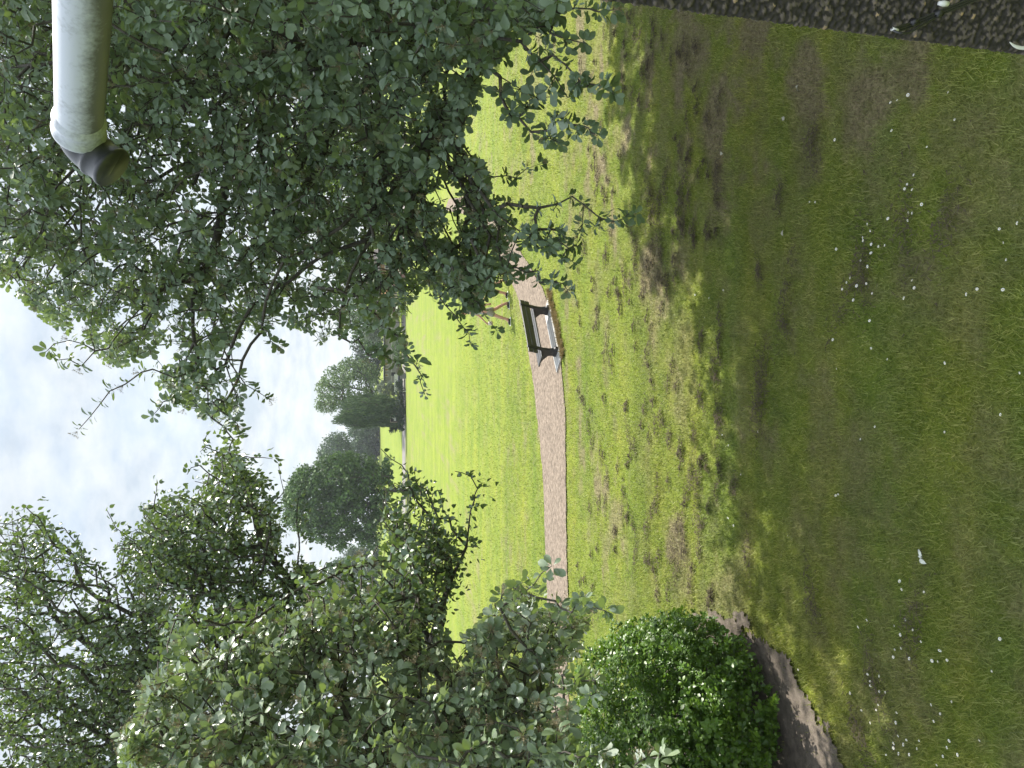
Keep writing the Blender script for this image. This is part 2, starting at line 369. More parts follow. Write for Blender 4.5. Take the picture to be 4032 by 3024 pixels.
# grass blades: one uncountable thing
def make_blades():
    P = []; L = []; Wd = []
    def scatter(y0, y1, dn, ln, wd):
        xm = 0.56 * (y1 + 1) + 0.6; n = int(2 * xm * (y1 - y0) * dn)
        x = rng.uniform(-xm, xm, n); y = rng.uniform(y0, y1, n)
        k = (np.abs(x) < 0.56 * (y + 1) + 0.6) & (rng.random(len(x)) < np.clip((46 - y) / 22, 0, 1)); x = x[k]; y = y[k]
        w = wear(x, y)
        k = rng.random(len(x)) > 0.35 * w; x = x[k]; y = y[k]
        e = 0.10
        k = ~(in_poly(x, y, path_poly) & in_poly(x + rng.normal(0, e, len(x)), y + rng.normal(0, e, len(x)), path_poly)); x = x[k]; y = y[k]
        k = ~in_poly(x + rng.normal(0, .12, len(x)) + (fbm(x, y, .25, 3) - .5) * .5, y + rng.normal(0, .12, len(x)), soil_poly) | (rng.random(len(x)) < .03) | ((rng.random(len(x)) < .35) & ~in_poly(x + rng.normal(0, .22, len(x)), y + rng.normal(0, .22, len(x)), soil_poly)); x = x[k]; y = y[k]
        P.append(np.stack([x, y], 1)); L.append(np.full(len(x), ln)); Wd.append(np.full(len(x), wd))
    scatter(3.9, 6, 3900, 0.07, 0.0075); scatter(6, 9, 3000, 0.066, 0.0085); scatter(9, 13, 1800, 0.06, 0.0105)
    scatter(13, 18, 900, 0.055, 0.012); scatter(18, 27, 420, 0.055, 0.018); scatter(27, 46, 170, 0.055, 0.028)
    P = np.concatenate(P); L = np.concatenate(L); Wd = np.concatenate(Wd); n = len(P)
    big = fbm(P[:, 0], P[:, 1], 0.35, 3)
    L = L * rng.uniform(0.5, 1.25, n) * (0.6 + 0.9 * big)
    th = rng.uniform(0, 2*math.pi, n); lean = rng.uniform(0.25, 1.25, n)
    d = np.stack([np.cos(th) * np.sin(lean), np.sin(th) * np.sin(lean), np.cos(lean)], 1)
    s = np.stack([-np.sin(th), np.cos(th), np.zeros(n)], 1) * (Wd * rng.uniform(.6, 1.3, n))[:, None] * .5
    z0 = 0.012 + (fbm(P[:, 0], P[:, 1], 1.2, 3) - 0.5) * 0.04
    b = np.stack([P[:, 0], P[:, 1], z0], 1)
    V = np.stack([b - s, b + s, b + d * L[:, None]], 1).reshape(-1, 3)
    w = np.repeat(wear(P[:, 0], P[:, 1]), 3); r = np.repeat(rng.random(n), 3)
    print('blades', n)
    return mesh_obj('grass', V, np.arange(3 * n).reshape(-1, 3), M_blade, attrs={'wear': w, 'rnd': r})
tag(make_blades(), 'short mown green grass with dry straw patches covering the lawn', 'grass', kind='stuff')

# dried clippings lying in dark clumps
def clippings():
    pos = []
    lst = [(1648,800,2.4),(1652,850,3),(1450,945,1.6),(1515,1030,1.5),(1512,1130,2.2),(1480,1185,2),(1455,1195,2.5),(1560,905,2),(1545,800,1.5),(1475,970,1.5),(1362,948,1.2),(1350,585,1.2),(1375,560,1.6),(1402,572,1.2),
           (1420,455,3),(1405,430,2.4),(1440,400,2),(1480,400,2.6),(1555,370,2.2),(1640,880,2),(1702,640,2.2),(1760,310,2.6),(1370,505,1.8),(1330,610,1.2),(1352,625,1),(1340,650,1),(1500,500,2),(1430,520,2),(1690,420,1.5),
           (1850,620,2.5),(1960,500,2.6),(2050,480,2.4),(1870,560,2.5),(1425,600,1.2),(1445,620,1),(1390,640,.9),(1395,880,1),(1430,900,1.2),(1505,945,1.3),(1465,1240,1.5),(1590,1050,1.5),(1620,1200,1.3),(1760,1290,2),(1330,1150,1),
           (1310,1090,1.2),(1350,1060,1),(1300,980,1),(1420,1090,1.2),(1400,1140,1.4),(1375,1200,1.2),(1980,1340,2.2),(1900,1480,2.4),(1860,1580,2),(1700,700,1.4),(1645,590,1.2)]
    for x, y, s in lst: pos.append((*gnd(x, y)[:2], s * .055))
    for i in range(200):
        x = rng.uniform(1250, 1560); y = rng.uniform(20, 1300); pos.append((*gnd(x, y)[:2], rng.uniform(.02, .065)))
    V = []; Rn = []
    for cx, cy, s in pos:
        n = int(40 + 6500 * s * s + 500 * s)
        el = rng.uniform(1.6, 4.2); a0 = rng.normal(0, .3)
        px = rng.normal(0, s * el * .7, n); py = rng.normal(0, s * .6, n); pz = np.abs(rng.normal(.03, .018, n)) * np.exp(-(px**2 + py**2) / (2*s*s)) + .03
        x = cx + px * math.cos(a0) - py * math.sin(a0); y = cy + px * math.sin(a0) + py * math.cos(a0)
        th = rng.uniform(0, 2*math.pi, n); ln = rng.uniform(.03, .09, n); w = rng.uniform(.002, .0045, n) * (1 + cy / 14)
        d = np.stack([np.cos(th), np.sin(th), rng.normal(0, .25, n)], 1) * ln[:, None] * .5
        sd = np.stack([-np.sin(th), np.cos(th), rng.normal(0, .5, n)], 1) * w[:, None]
        c = np.stack([x, y, pz], 1)
        V.append(np.stack([c - d - sd, c - d + sd, c + d], 1).reshape(-1, 3)); Rn.append(np.repeat(np.clip(rng.random(n) * rng.uniform(.5, 1), 0, 1), 3))
    V = np.concatenate(V); Rn = np.concatenate(Rn)
    mt = leaf_mat('dry_clippings', (0.05, 0.043, 0.032), (0.22, 0.18, 0.125), (0.09, 0.075, 0.05), (0.05, 0.04, 0.02), .9, .1, .1)
    o = mesh_obj('grass_clippings', V, np.arange(len(V)).reshape(-1, 3), mt, attrs={'rnd': Rn})
    tag(o, 'dark clumps of dried mown grass clippings lying on the lawn', 'grass clippings', kind='stuff')
clippings()

# ---------------------------------------------------------------- leaves and trees
WB_OUT = [(0.0, 0.0), (0.15, 0.05), (0.40, 0.20), (0.66, 0.30), (0.87, 0.22), (1.0, 0.0)]
PT_OUT = [(0.0, 0.0), (0.10, 0.24), (0.30, 0.40), (0.55, 0.34), (0.80, 0.14), (1.0, 0.0)]
EV_OUT = [(0.0, 0.0), (0.30, 0.19), (0.62, 0.24), (1.0, 0.0)]
def leaf_template(out, fold=0.12, curl=0.12):
    v = []; f = []
    n = len(out)
    for i, (t, w) in enumerate(out): v.append((t, 0, -curl * t * t))
    L = {0: 0, n-1: n-1}; Rr = {0: 0, n-1: n-1}
    for i in range(1, n-1):
        t, w = out[i]
        L[i] = len(v); v.append((t, w, fold * w * 2 - curl * t * t)); Rr[i] = len(v); v.append((t, -w, fold * w * 2 - curl * t * t))
    for i in range(n-1):
        f.append((i, i+1, L[i+1], L[i])); f.append((i, Rr[i], Rr[i+1], i+1))
    tri = []
    for q in f:
        q2 = []
        for a in q:
            if a not in q2: q2.append(a)
        if len(q2) == 3: tri.append(q2)
        else: tri.append([q2[0], q2[1], q2[2]]); tri.append([q2[0], q2[2], q2[3]])
    return np.array(v), np.array(tri)
def norm(a): return a / (np.linalg.norm(a, axis=-1, keepdims=True) + 1e-9)
def leaves(pos, d, up, length, out, fold=.12, curl=.15, rnd=None, wmul=1.0):
    tv, tf = leaf_template(out, fold, curl); n = len(pos)
    d = norm(d); s = norm(np.cross(up, d)); u = np.cross(d, s)
    L = length[:, None, None]; cu = rng.uniform(0.2, 1.8, n)[:, None, None]
    t = tv[None, :, :]
    V = pos[:, None, :] + L * (t[..., 0:1] * d[:, None, :] + t[..., 1:2] * wmul * s[:, None, :] + t[..., 2:3] * cu * u[:, None, :])
    k = len(tv); Fc = (tf[None] + (np.arange(n) * k)[:, None, None]).reshape(-1, 3)
    if rnd is None: rnd = rng.random(n)
    return V.reshape(-1, 3), Fc, np.repeat(rnd, k)

def grow(seed_paths, attract, spacing=0.22, wpath=0.25, jit=0.03):
    """skeleton: seed paths first, every attractor then joins the nearest node, weighted by its way to the root"""
    N = [np.array(seed_paths[0][0], float)]; par = [-1]; plen = [0.0]
    def add_path(pn, target, sp=spacing, j=jit, sag=0.0):
        a = N[pn]; dist = np.linalg.norm(target - a); k = max(1, int(round(dist / sp))); prev = pn
        off = rng.normal(0, j * dist, 3)
        for i in range(1, k + 1):
            t = i / k; p = a + (target - a) * t + off * math.sin(math.pi * t) + (rng.normal(0, j * .25, 3) if i < k else 0)
            p[2] += sag * dist * math.sin(math.pi * t)
            N.append(p); par.append(prev); plen.append(plen[prev] + dist / k); prev = len(N) - 1
        return prev
    for sp_ in seed_paths:
        p0 = np.array(sp_[0], float); arr = np.array(N); cur = int(np.argmin(((arr - p0)**2).sum(1)))
        for q in sp_[0 if np.linalg.norm(arr[cur] - p0) > .05 else 1:]: cur = add_path(cur, np.array(q, float), .2, .05)
    base = N[0]; A = np.asarray(attract)
    seeds = np.array(N)
    d0 = np.array([((seeds - a)**2).sum(1).min() for a in A]); order = np.argsort(d0)
    cap = len(N) + len(A) * 14 + 10; arr = np.zeros((cap, 3)); pl = np.zeros(cap); cnt = len(N)
    arr[:cnt] = N; pl[:cnt] = plen; tips = []
    for ai in order:
        a = A[ai]; c = np.sqrt(((arr[:cnt] - a)**2).sum(1)) + wpath * pl[:cnt]
        j = int(np.argmin(c)); tip = add_path(j, a, spacing, jit, 0.06)
        k = len(N); arr[cnt:k] = N[cnt:k]; pl[cnt:k] = plen[cnt:k]; cnt = k; tips.append(tip)
    return np.array(N), np.array(par), np.array(tips)
def skeleton_mesh(N, par, tips, r_tip=0.0028, expo=0.46, rmax=0.16):
    n = len(N); cnt = np.zeros(n); cnt[tips] = 1
    for i in range(n - 1, 0, -1):
        if cnt[i] == 0: cnt[i] = 1
        cnt[par[i]] += cnt[i]
    r = np.minimum(r_tip * np.maximum(cnt, 1)**expo, rmax) * np.where(cnt > 150, 1 + .9 * np.exp(-np.maximum(N[:, 2], 0) / .28), 1)
    i = np.arange(1, n); a = N[par[i]]; b = N[i]; ra = r[par[i]]; rb = r[i]; ra = np.minimum(ra, rb * 1.35)
    d = norm(b - a); ref = np.where(np.abs(d[:, 2:3]) < .9, np.array([[0, 0, 1.]]), np.array([[1., 0, 0]]))
    s = norm(np.cross(ref, d)); u = np.cross(d, s); V = []; F_ = []
    for K, msk in ((4, rb < .012), (8, rb >= .012)):
        A, B, S_, U_, RA, RB = a[msk], b[msk], s[msk], u[msk], ra[msk], rb[msk]; q = len(A)
        if not q: continue
        th = np.arange(K) * 2 * math.pi / K
        ring = np.cos(th)[None, :, None] * S_[:, None, :] + np.sin(th)[None, :, None] * U_[:, None, :]
        va = A[:, None, :] + ring * RA[:, None, None]; vb = B[:, None, :] + ring * RB[:, None, None]
        off = sum(len(x) for x in V); V.append(np.concatenate([va, vb], 1).reshape(-1, 3))
        base = off + np.arange(q)[:, None] * 2 * K; k = np.arange(K)[None, :]; k2 = (k + 1) % K
        F_.append(np.stack([base + k, base + k2, base + K + k2, base + K + k], -1).reshape(-1, 4))
    return np.concatenate(V), np.concatenate(F_)
def rosettes(C, ax, nleaf, lmin, lmax, out, ang=(50, 85), wmul=1.0, rnd_c=None, fold=.12, curl=.2):
    """whorls of leaves round twig tips"""
    n = len(C); ref = np.where(np.abs(ax[:, 2:3]) < .9, np.array([[0, 0, 1.]]), np.array([[1., 0, 0]]))
    s = norm(np.cross(ref, ax)); u = np.cross(ax, s); P = []; D = []; UP = []; L = []; Rn = []
    ph0 = rng.uniform(0, 6.28, n); szc = rng.uniform(.6, 1.12, n)
    for k in range(nleaf):
        keep = rng.random(n) < .9
        ph = ph0 + k * 2.4 + rng.normal(0, .25, n); a = np.radians(rng.uniform(ang[0], ang[1], n))
        rd = np.cos(ph)[:, None] * s + np.sin(ph)[:, None] * u
        d = ax * np.cos(a)[:, None] + rd * np.sin(a)[:, None] + np.array([0, 0, -.12])
        up = ax * np.sin(a)[:, None] - rd * np.cos(a)[:, None] + rng.normal(0, .18, (n, 3))
        P.append((C - ax * (k * .006) + rd * .012)[keep]); D.append(d[keep]); UP.append(up[keep])
        L.append((rng.uniform(lmin, lmax, n) * szc)[keep]); r0 = (rnd_c if rnd_c is not None else rng.random(n)) * .6 + rng.random(n) * .4; Rn.append(r0[keep])
    return leaves(np.concatenate(P), np.concatenate(D), np.concatenate(UP), np.concatenate(L), out, fold, curl, np.concatenate(Rn), wmul)
def merge(parts):
    V = []; Fc = []; Rn = []; o = 0
    for v, f, r in parts: V.append(v); Fc.append(f + o); Rn.append(r); o += len(v)
    return np.concatenate(V), np.concatenate(Fc), np.concatenate(Rn)
def sample_poly(poly, n, dfun, rag=26):
    p = np.array(poly, float); out = []; tot = 0
    while tot < n:
        x = rng.uniform(p[:, 0].min(), p[:, 0].max(), n); y = rng.uniform(p[:, 1].min(), p[:, 1].max(), n)
        k = in_poly(x + (fbm(x, y, 70, 3) - .5) * 2 * rag * 1.6, y + (fbm(x + 500, y, 70, 3) - .5) * 2 * rag * 1.6, poly) & (rng.random(len(x)) < .35 + 1.3 * sstep(.36, .56, fbm(x, y + 900, 55, 3)))
        q = np.stack([x[k], y[k]], 1); out.append(q); tot += len(q)
    q = np.concatenate(out)[:n]; return np.array([pt(a, b, dfun(a, b)) for a, b in q])
def sprays(lst, step=0.062, side=0.06):
    C = []; AX = []
    for pl, d0, d1, dn in lst:
        P = np.array([pt(x, y, d0 + (d1 - d0) * i / max(1, len(pl) - 1)) for i, (x, y) in enumerate(pl)])
        P = dens(P, 10) if len(P) > 2 else P
        seg = np.linalg.norm(np.diff(P, axis=0), axis=1); cum = np.concatenate([[0], np.cumsum(seg)]); L = cum[-1]; k = int(L / step * dn) + 2
        for t in np.linspace(0.0, L, k):
            c = np.array([np.interp(t, cum, P[:, j]) for j in range(3)])
            C.append(c + rng.normal(0, side * dn * (1.15 - .8 * t / L), 3))
    return np.array(C)
def axes_for(N, par, tips, upb=.35):
    d = norm(N[tips] - N[par[tips]]); return norm(d + np.array([0, 0, upb]) + rng.normal(0, .25, d.shape))
def flower_heads(C, ax, r=0.055):
    """flat-topped stalky clusters"""
    n = len(C); V = []; Rn = []
    for k in range(26):
        rd = norm(rng.normal(0, 1, (n, 3))); rd = norm(rd - (rd * ax).sum(1)[:, None] * ax)
        rr = r * np.sqrt(rng.random(n))[:, None]
        tip = C + ax * (.05 + rng.uniform(0, .015, n)[:, None]) + rd * rr
        mid = C + ax * .012; w = np.cross(ax, rd) * .0016
        V.append(np.stack([mid - w, mid + w, tip], 1).reshape(-1, 3)); Rn.append(np.repeat(rng.random(n) * .5, 3))
        for q in range(2):
            a = norm(rng.normal(0, 1, (n, 3))) * .006; b = norm(rng.normal(0, 1, (n, 3))) * .006
            V.append(np.stack([tip + a, tip + b, tip - a - b * .5], 1).reshape(-1, 3)); Rn.append(np.repeat(.3 + .7 * rng.random(n), 3))
    V = np.concatenate(V); return V, np.arange(len(V)).reshape(-1, 3), np.concatenate(Rn)

# --- right-hand whitebeam
R_POLY = [(-80,-80),(1150,-80),(1230,0),(1190,60),(1120,80),(1075,140),(1010,230),(985,310),(1045,350),(1050,420),(1110,470),(1100,560),(1050,585),(1015,625),(985,640),(900,660),(850,700),(750,720),(700,740),(600,690),(560,715),(500,740),(420,760),(330,760),(230,790),(200,720),(110,690),(30,640),(-20,600),(-80,600)]
R_POLY2 = [(350,770),(480,760),(520,800),(510,900),(460,900),(400,880),(340,840)]
def rdepth(x, y): return 5.0 + 3.2 * min(max(y, 0) / 700, 1.2) + rng.random()**1.3 * 4.8
R_SPR = [([(1150,10),(1250,15),(1330,22)], 5.6, 5.3, 1), ([(1140,60),(1200,70),(1262,95)], 5.8, 5.5, .9), ([(1110,120),(1190,150),(1260,175),(1330,190)], 5.8, 5.4, 1.0),
         ([(1080,180),(1160,235),(1230,270),(1285,300)], 6, 5.6, 1.05), ([(1090,220),(1150,275),(1210,312)], 6, 5.8, .8), ([(1190,200),(1240,215)], 5.8, 5.7, 1.0),
         ([(1060,385),(1110,385),(1165,350)], 7.2, 7, .45), ([(1100,440),(1190,455),(1230,425),(1262,440)], 7.0, 6.8, .45),
         ([(1110,490),(1190,500),(1260,490),(1325,480),(1372,462)], 7, 6.6, 1.0), ([(1110,520),(1180,530),(1250,530)], 7, 6.8, 1.0), ([(1150,500),(1210,545),(1235,560)], 7, 6.8, .9),
         ([(1080,570),(1140,585),(1190,610),(1240,625)], 7.2, 6.9, .85), ([(1010,650),(1050,690),(1075,716)], 7.3, 7.0, .22), ([(950,640),(1000,690),(1022,750)], 7.4, 7.2, .55),
         ([(700,620),(760,650),(820,690),(870,740),(900,785),(915,845)], 7, 6.6, .8), ([(740,720),(800,750),(860,790)], 7.2, 7, 1.0), ([(480,760),(530,830),(578,858)], 7, 6.9, .4), ([(560,700),(600,745)], 7.5, 7.3, .6),
         ([(420,760),(380,840),(330,900)], 7.2, 7, .8), ([(330,790),(240,850),(205,890),(165,928)], 7, 6.8, .4), ([(420,790),(480,880),(525,945)], 7.2, 7, .8),
         ([(440,860),(480,930),(520,1000)], 7.3, 7.2, .9), ([(230,760),(170,790),(100,760)], 7.4, 7.2, .5), ([(200,720),(120,740)], 7.4, 7.2, .5)]
R_POLY3 = [(960,560),(1100,560),(1110,590),(1070,615),(1030,625),(980,655)]
att = np.concatenate([sample_poly(R_POLY3, 130, lambda x, y: 6.8 + rng.random() * 2), sample_poly(R_POLY, 7800, rdepth, 14), sample_poly(R_POLY2, 90, lambda x, y: 7 + rng.random() * 2), sprays(R_SPR), np.array([pt(1000 + a, 640 + b, 7.2 + .4 * c) for a, b, c in rng.random((26, 3)) * np.array([34, 26, 1])])])
def visible_ok(P, polys):
    x, y = proj(P); inside = (x > -60) & (x < 2272) & (y > -60) & (y < 1719); ok = ~inside
    for p in polys: ok |= in_poly(x, y, p)
    return ok
q = rng.normal(0, 1, (9000, 3)); q = norm(q) * (rng.random((9000, 1))**.45)
up_r = q * np.array([5.6, 5.6, 4.6]) + np.array([8.2, 12.0, 11.0]); up_r = up_r[visible_ok(up_r, [R_POLY])][:4200]  # upper crown out of view, shaped to shade the near lawn
rt = np.array([6.6, 9.2, 0.0])
trunkR = [rt, rt + [-.05, .05, 1.2], rt + [-.2, .1, 2.6], rt + [-.5, .1, 4.2], rt + [-.9, .3, 6.2], rt + [-1.2, .7, 8.5], rt + [-1.2, 1.2, 11]]
seedR = [trunkR,
         [trunkR[2], pt(1060,-130,8.0), pt(1000,0,7.4), pt(900,30,7.2), pt(720,90,7.2), pt(480,160,7.4), pt(330,260,7.8)],
         [trunkR[2], pt(1120,-60,8), pt(1010,180,7.6), pt(900,330,8), pt(860,520,8.6), pt(760,640,8.8)],
         [trunkR[3], pt(620,-60,8.4), pt(560,260,8.8), pt(480,430,9), pt(430,600,9.2), pt(420,740,8.5)],
         [trunkR[3], pt(760,-60,8), pt(720,200,8.4), pt(640,430,8.8), pt(620,600,9.2)],
         [trunkR[4], pt(240,-60,7.5), pt(230,60,7.6), pt(100,140,7.8), pt(-40,180,8.2)],
         [trunkR[4], pt(300,-90,9), pt(200,200,9), pt(110,420,9), pt(60,560,9)]]
N, par, tips = grow(seedR, np.concatenate([att, up_r]))
V, Fc = skeleton_mesh(N, par, tips, 0.0032, .45, .2)
tR = empty('whitebeam_tree', rt)
tag(tR, 'large shaded whitebeam tree overhanging the lawn behind the white flue pipe', 'tree', 'whitebeam trees')
def child(o, root): o.parent = root; o.matrix_parent_inverse = Matrix.Translation(-Vector(root.location)); return o
child(mesh_obj('branches', V, Fc, M_bark, None, True), tR)
TP = N[tips]; AX = axes_for(N, par, tips)
vis = TP[:, 2] < 20; x, y = proj(TP); infr = (x > -120) & (x < 2300) & (y > -120)
pa = rosettes(TP[infr], AX[infr], 8, .07, .118, WB_OUT)
tw = rng.integers(0, len(N), 3200); xx, yy = proj(N[tw]); kk = visible_ok(N[tw], [R_POLY]) & (par[tw] > 0); tw = tw[kk]
pb = rosettes(N[tw], norm(norm(N[tw] - N[par[tw]]) + rng.normal(0, .6, (len(tw), 3))), 4, .05, .09, WB_OUT)
pc = rosettes(TP[~infr], AX[~infr], 8, .20, .32, WB_OUT)
V, Fc, Rn = merge([pa, pb, pc]); print('R leaves tris', len(Fc))
child(mesh_obj('leaves', V, Fc, M_wb, None, True, {'rnd': Rn}), tR)
sel = np.where(infr & (rng.random(len(TP)) < .17))[0]
V, Fc, Rn = flower_heads(TP[sel] + AX[sel] * .01, AX[sel])
tag(child(mesh_obj('flower_heads', V, Fc, M_flower, None, False, {'rnd': Rn}), tR), kind='stuff')

# --- left-hand whitebeam, in front
L_POLY = [(400,1430),(470,1400),(560,1370),(640,1330),(720,1330),(800,1270),(850,1250),(900,1300),(950,1370),(1000,1380),(1050,1360),(1080,1290),(1120,1275),(1160,1300),(1220,1320),(1250,1360),(1200,1420),(1250,1480),(1200,1540),(1230,1640),(1260,1740),(300,1740),(260,1600),(310,1500)]
L_SPR = [([(1180,1310),(1240,1305),(1300,1308)], 4.8, 4.5, 1), ([(1130,1290),(1165,1250),(1190,1220)], 4.9, 4.7, .4), ([(1080,1300),(1120,1260)], 4.9, 4.7, .8), ([(1200,1440),(1250,1455),(1290,1475)], 4.7, 4.5, .9),
         ([(1200,1520),(1250,1490),(1285,1510)], 4.6, 4.4, .9), ([(1200,1600),(1260,1620),(1300,1640)], 4.4, 4.2, 1), ([(1250,1690),(1340,1680),(1400,1640),(1425,1625)], 4.2, 3.9, .9), ([(820,1260),(790,1210)], 5.4, 5.4, .7),
         ([(730,1350),(735,1290)], 5.6, 5.5, .8), ([(880,1280),(870,1210)], 5.4, 5.3, .6), ([(380,1500),(380,1400)], 5.6, 5.5, .6), ([(520,1400),(560,1340)], 5.6, 5.5, .8), ([(1350,1690),(1410,1675)], 4.0, 3.9, .9)]
def ldepth(x, y): return 4.3 + 1.2 * (1 - min(max(y - 1200, 0) / 460, 1)) + rng.random()**1.4 * 3.2
attL = np.concatenate([sample_poly(L_POLY, 2900, ldepth, 42), sprays(L_SPR, .075, .045)])
lt = np.array([-4.5, 6.2, 0.0])
q = norm(rng.normal(0, 1, (1500, 3))) * (rng.random((1500, 1))**.4)
up_l = q * np.array([2.2, 2.2, 3.0]) + np.array([-5.0, 6.8, 4.6]); up_l = up_l[visible_ok(up_l, [L_POLY])][:700]
trunkL = [lt, lt + [.05, 0, 1.2], lt + [.1, -.05, 2.4], lt + [.1, .1, 4.0], lt + [-.2, .2, 6.5]]
seedL = [trunkL, [trunkL[1], pt(1290,1720,5.2), pt(1180,1560,5.3), pt(1160,1420,5.2)], [trunkL[2], pt(1060,1700,5.6), pt(1000,1560,5.6), pt(940,1450,5.8)],
         [trunkL[2], pt(860,1700,5.6), pt(760,1560,5.6), pt(730,1440,5.8)], [trunkL[3], pt(600,1700,5.8), pt(520,1560,5.8), pt(470,1450,5.8)]]
N, par, tips = grow(seedL, np.concatenate([attL, up_l]))
V, Fc = skeleton_mesh(N, par, tips, 0.003, .44, .13)
tL = empty('whitebeam_tree', lt)
tag(tL, 'sunlit silvery whitebeam tree with cream flower heads in front of the rounded bush', 'tree', 'whitebeam trees')
child(mesh_obj('branches', V, Fc, M_bark, None, True), tL)
TP = N[tips]; AX = axes_for(N, par, tips, .25)
V, Fc, Rn = merge([rosettes(TP, AX, 8, .06, .105, WB_OUT, (45, 88)), rosettes(N[(tw := rng.choice(np.where(par > 0)[0], 1500))], norm(norm(N[tw] - N[par[tw]]) + rng.normal(0, .6, (len(tw), 3))), 4, .045, .08, WB_OUT)])
child(mesh_obj('leaves', V, Fc, M_wbL, None, True, {'rnd': Rn}), tL)
sel = np.where(rng.random(len(TP)) < .34)[0]
V, Fc, Rn = flower_heads(TP[sel] + AX[sel] * .01, AX[sel])
tag(child(mesh_obj('flower_heads', V, Fc, M_flower, None, False, {'rnd': Rn}), tL), kind='stuff')

# --- pointed-leaf tree (poplar-like) behind it, limbs reaching right
P1 = [(-80,1090),(20,1110),(60,1100),(105,1140),(120,1210),(180,1235),(230,1300),(280,1350),(290,1430),(330,1500),(420,1560),(420,1740),(-80,1740)]
P2 = [(265,1120),(310,1150),(350,1060),(430,1030),(455,950),(550,985),(600,1060),(580,1120),(620,1190),(680,1250),(700,1330),(680,1420),(500,1440),(380,1420),(320,1360),(275,1260),(250,1180)]
P3 = [(830,1020),(870,1030),(910,1080),(945,1150),(975,1200),(950,1290),(920,1340),(830,1340),(800,1250),(840,1160),(835,1090)]
P_SPR = [([(120,1180),(90,1120),(60,1098)], 8.5, 8.3, .8), ([(200,1230),(165,1180),(140,1140)], 8.6, 8.4, .6), ([(290,1200),(250,1130),(232,1100)], 8.6, 8.4, .7), ([(300,1170),(330,1090),(345,1042)], 8.6, 8.4, .7), ([(230,1290),(210,1250),(175,1190)], 8.6, 8.4, .5),
         ([(400,1080),(430,1000),(450,935)], 8.6, 8.4, .9), ([(500,1010),(550,985),(600,1005)], 8.6, 8.4, .8), ([(560,1060),(600,1075),(612,1062)], 8.6, 8.4, .8), ([(620,1290),(660,1150),(645,1080)], 8.5, 8.3, .45), ([(650,1240),(640,1130),(650,1060)], 8.5, 8.3, .4),
         ([(960,1180),(930,1090),(880,1020),(825,975)], 8.0, 7.8, .8), ([(1000,1200),(1020,1120),(1028,1050),(985,1012)], 8.0, 7.8, .9), ([(970,1200),(975,1120),(950,1060)], 8.0, 7.8, .8), ([(860,1200),(830,1100),(815,1050)], 8, 7.8, .6), ([(285,1330),(340,1250),(300,1180)], 8.6, 8.4, .6), ([(300,1440),(320,1340)], 8.6, 8.4, .5), ([(700,1400),(760,1330),(810,1290)], 8, 7.8, 1)]
def pdepth(x, y): return 8.0 + rng.random()**1.2 * 3.0
attP = np.concatenate([sample_poly([(340,1300),(560,1300),(700,1240),(850,1140),(960,1250),(960,1360),(720,1450),(560,1560),(400,1620),(300,1500)], 520, lambda x, y: 4.9 + rng.random() * 3.2, 40), sample_poly([(240,1320),(300,1370),(400,1400),(560,1420),(620,1500),(480,1740),(180,1740),(200,1400)], 800, pdepth, 45), sample_poly(P1, 2100, pdepth, 45), sample_poly(P2, 2100, pdepth, 45), sample_poly(P3, 430, lambda x, y: 7.8 + rng.random() * 1.4), sprays(P_SPR, .10, .06)])
ptb = np.array([-7.4, 10.8, 0.0])
q = norm(rng.normal(0, 1, (3000, 3))) * (rng.random((3000, 1))**.4)
up_p = q * np.array([3.6, 3.2, 3.2]) + np.array([-7.0, 10.5, 10.4]); up_p = up_p[visible_ok(up_p, [P1])][:1300]
trunkP = [ptb, ptb + [.1, 0, 2], ptb + [.3, -.1, 4], ptb + [.6, -.2, 6.5], ptb + [.9, -.2, 9], ptb + [1.2, -.2, 12]]
seedP = [trunkP, [trunkP[3], pt(420,1740,9.4), pt(340,1620,9.2), pt(320,1440,9.2), pt(250,1270,9.3), pt(150,1220,9.4)], [trunkP[3], pt(400,1740,9.8), pt(250,1560,9.6), pt(200,1400,9.5), pt(90,1260,9.5)],
         [trunkP[2], pt(760,1720,9.4), pt(650,1480,9.2), pt(625,1350,9.0), pt(620,1245,8.9), pt(545,1075,8.8), pt(480,980,8.7)], [trunkP[1], pt(1040,1700,9.2), pt(935,1400,8.6), pt(975,1250,8.3), pt(1008,1180,8.1), pt(1025,1080,8.0)],
         [trunkP[2], pt(620,1720,9.6), pt(500,1440,9.4), pt(450,1230,9.2), pt(420,1090,9.0)]]
N, par, tips = grow(seedP, np.concatenate([attP, up_p]), .2, .3, .04)
V, Fc = skeleton_mesh(N, par, tips, 0.0035, .45, .2)
tP = empty('poplar_tree', ptb)
tag(tP, 'tall tree with small dark pointed leaves and long limbs reaching out against the sky', 'tree')
child(mesh_obj('branches', V, Fc, M_bark, None, True), tP)
TP = N[tips]; AX = axes_for(N, par, tips, .2); x, y = proj(TP); infr = (x > -120) & (x < 2300) & (y < 1760)
def along(T, ax, lm, lM, k=7):
    P = []; D = []; UPs = []; L = []; Rn = []
    for j in range(k):
        n = len(T); rd = norm(rng.normal(0, 1, (n, 3))); p = T - ax * (.045 * j) + rng.normal(0, .012, (n, 3)) + rd * .03
        d = norm(rd + ax * .5 + np.array([0, 0, -.75])); P.append(p); D.append(d); UPs.append(norm(rng.normal(0, .6, (n, 3)) + rd * .7 + np.array([0, 0, .5]))); L.append(rng.uniform(lm, lM, n)); Rn.append(rng.random(n))
    return leaves(np.concatenate(P), np.concatenate(D), np.concatenate(UPs), np.concatenate(L), PT_OUT, .15, .1, np.concatenate(Rn), .85)
V, Fc, Rn = merge([along(TP[infr], AX[infr], .045, .075), along(TP[~infr], AX[~infr], .13, .2, 5)])
child(mesh_obj('leaves', V, Fc, M_pop, None, True, {'rnd': Rn}), tP)

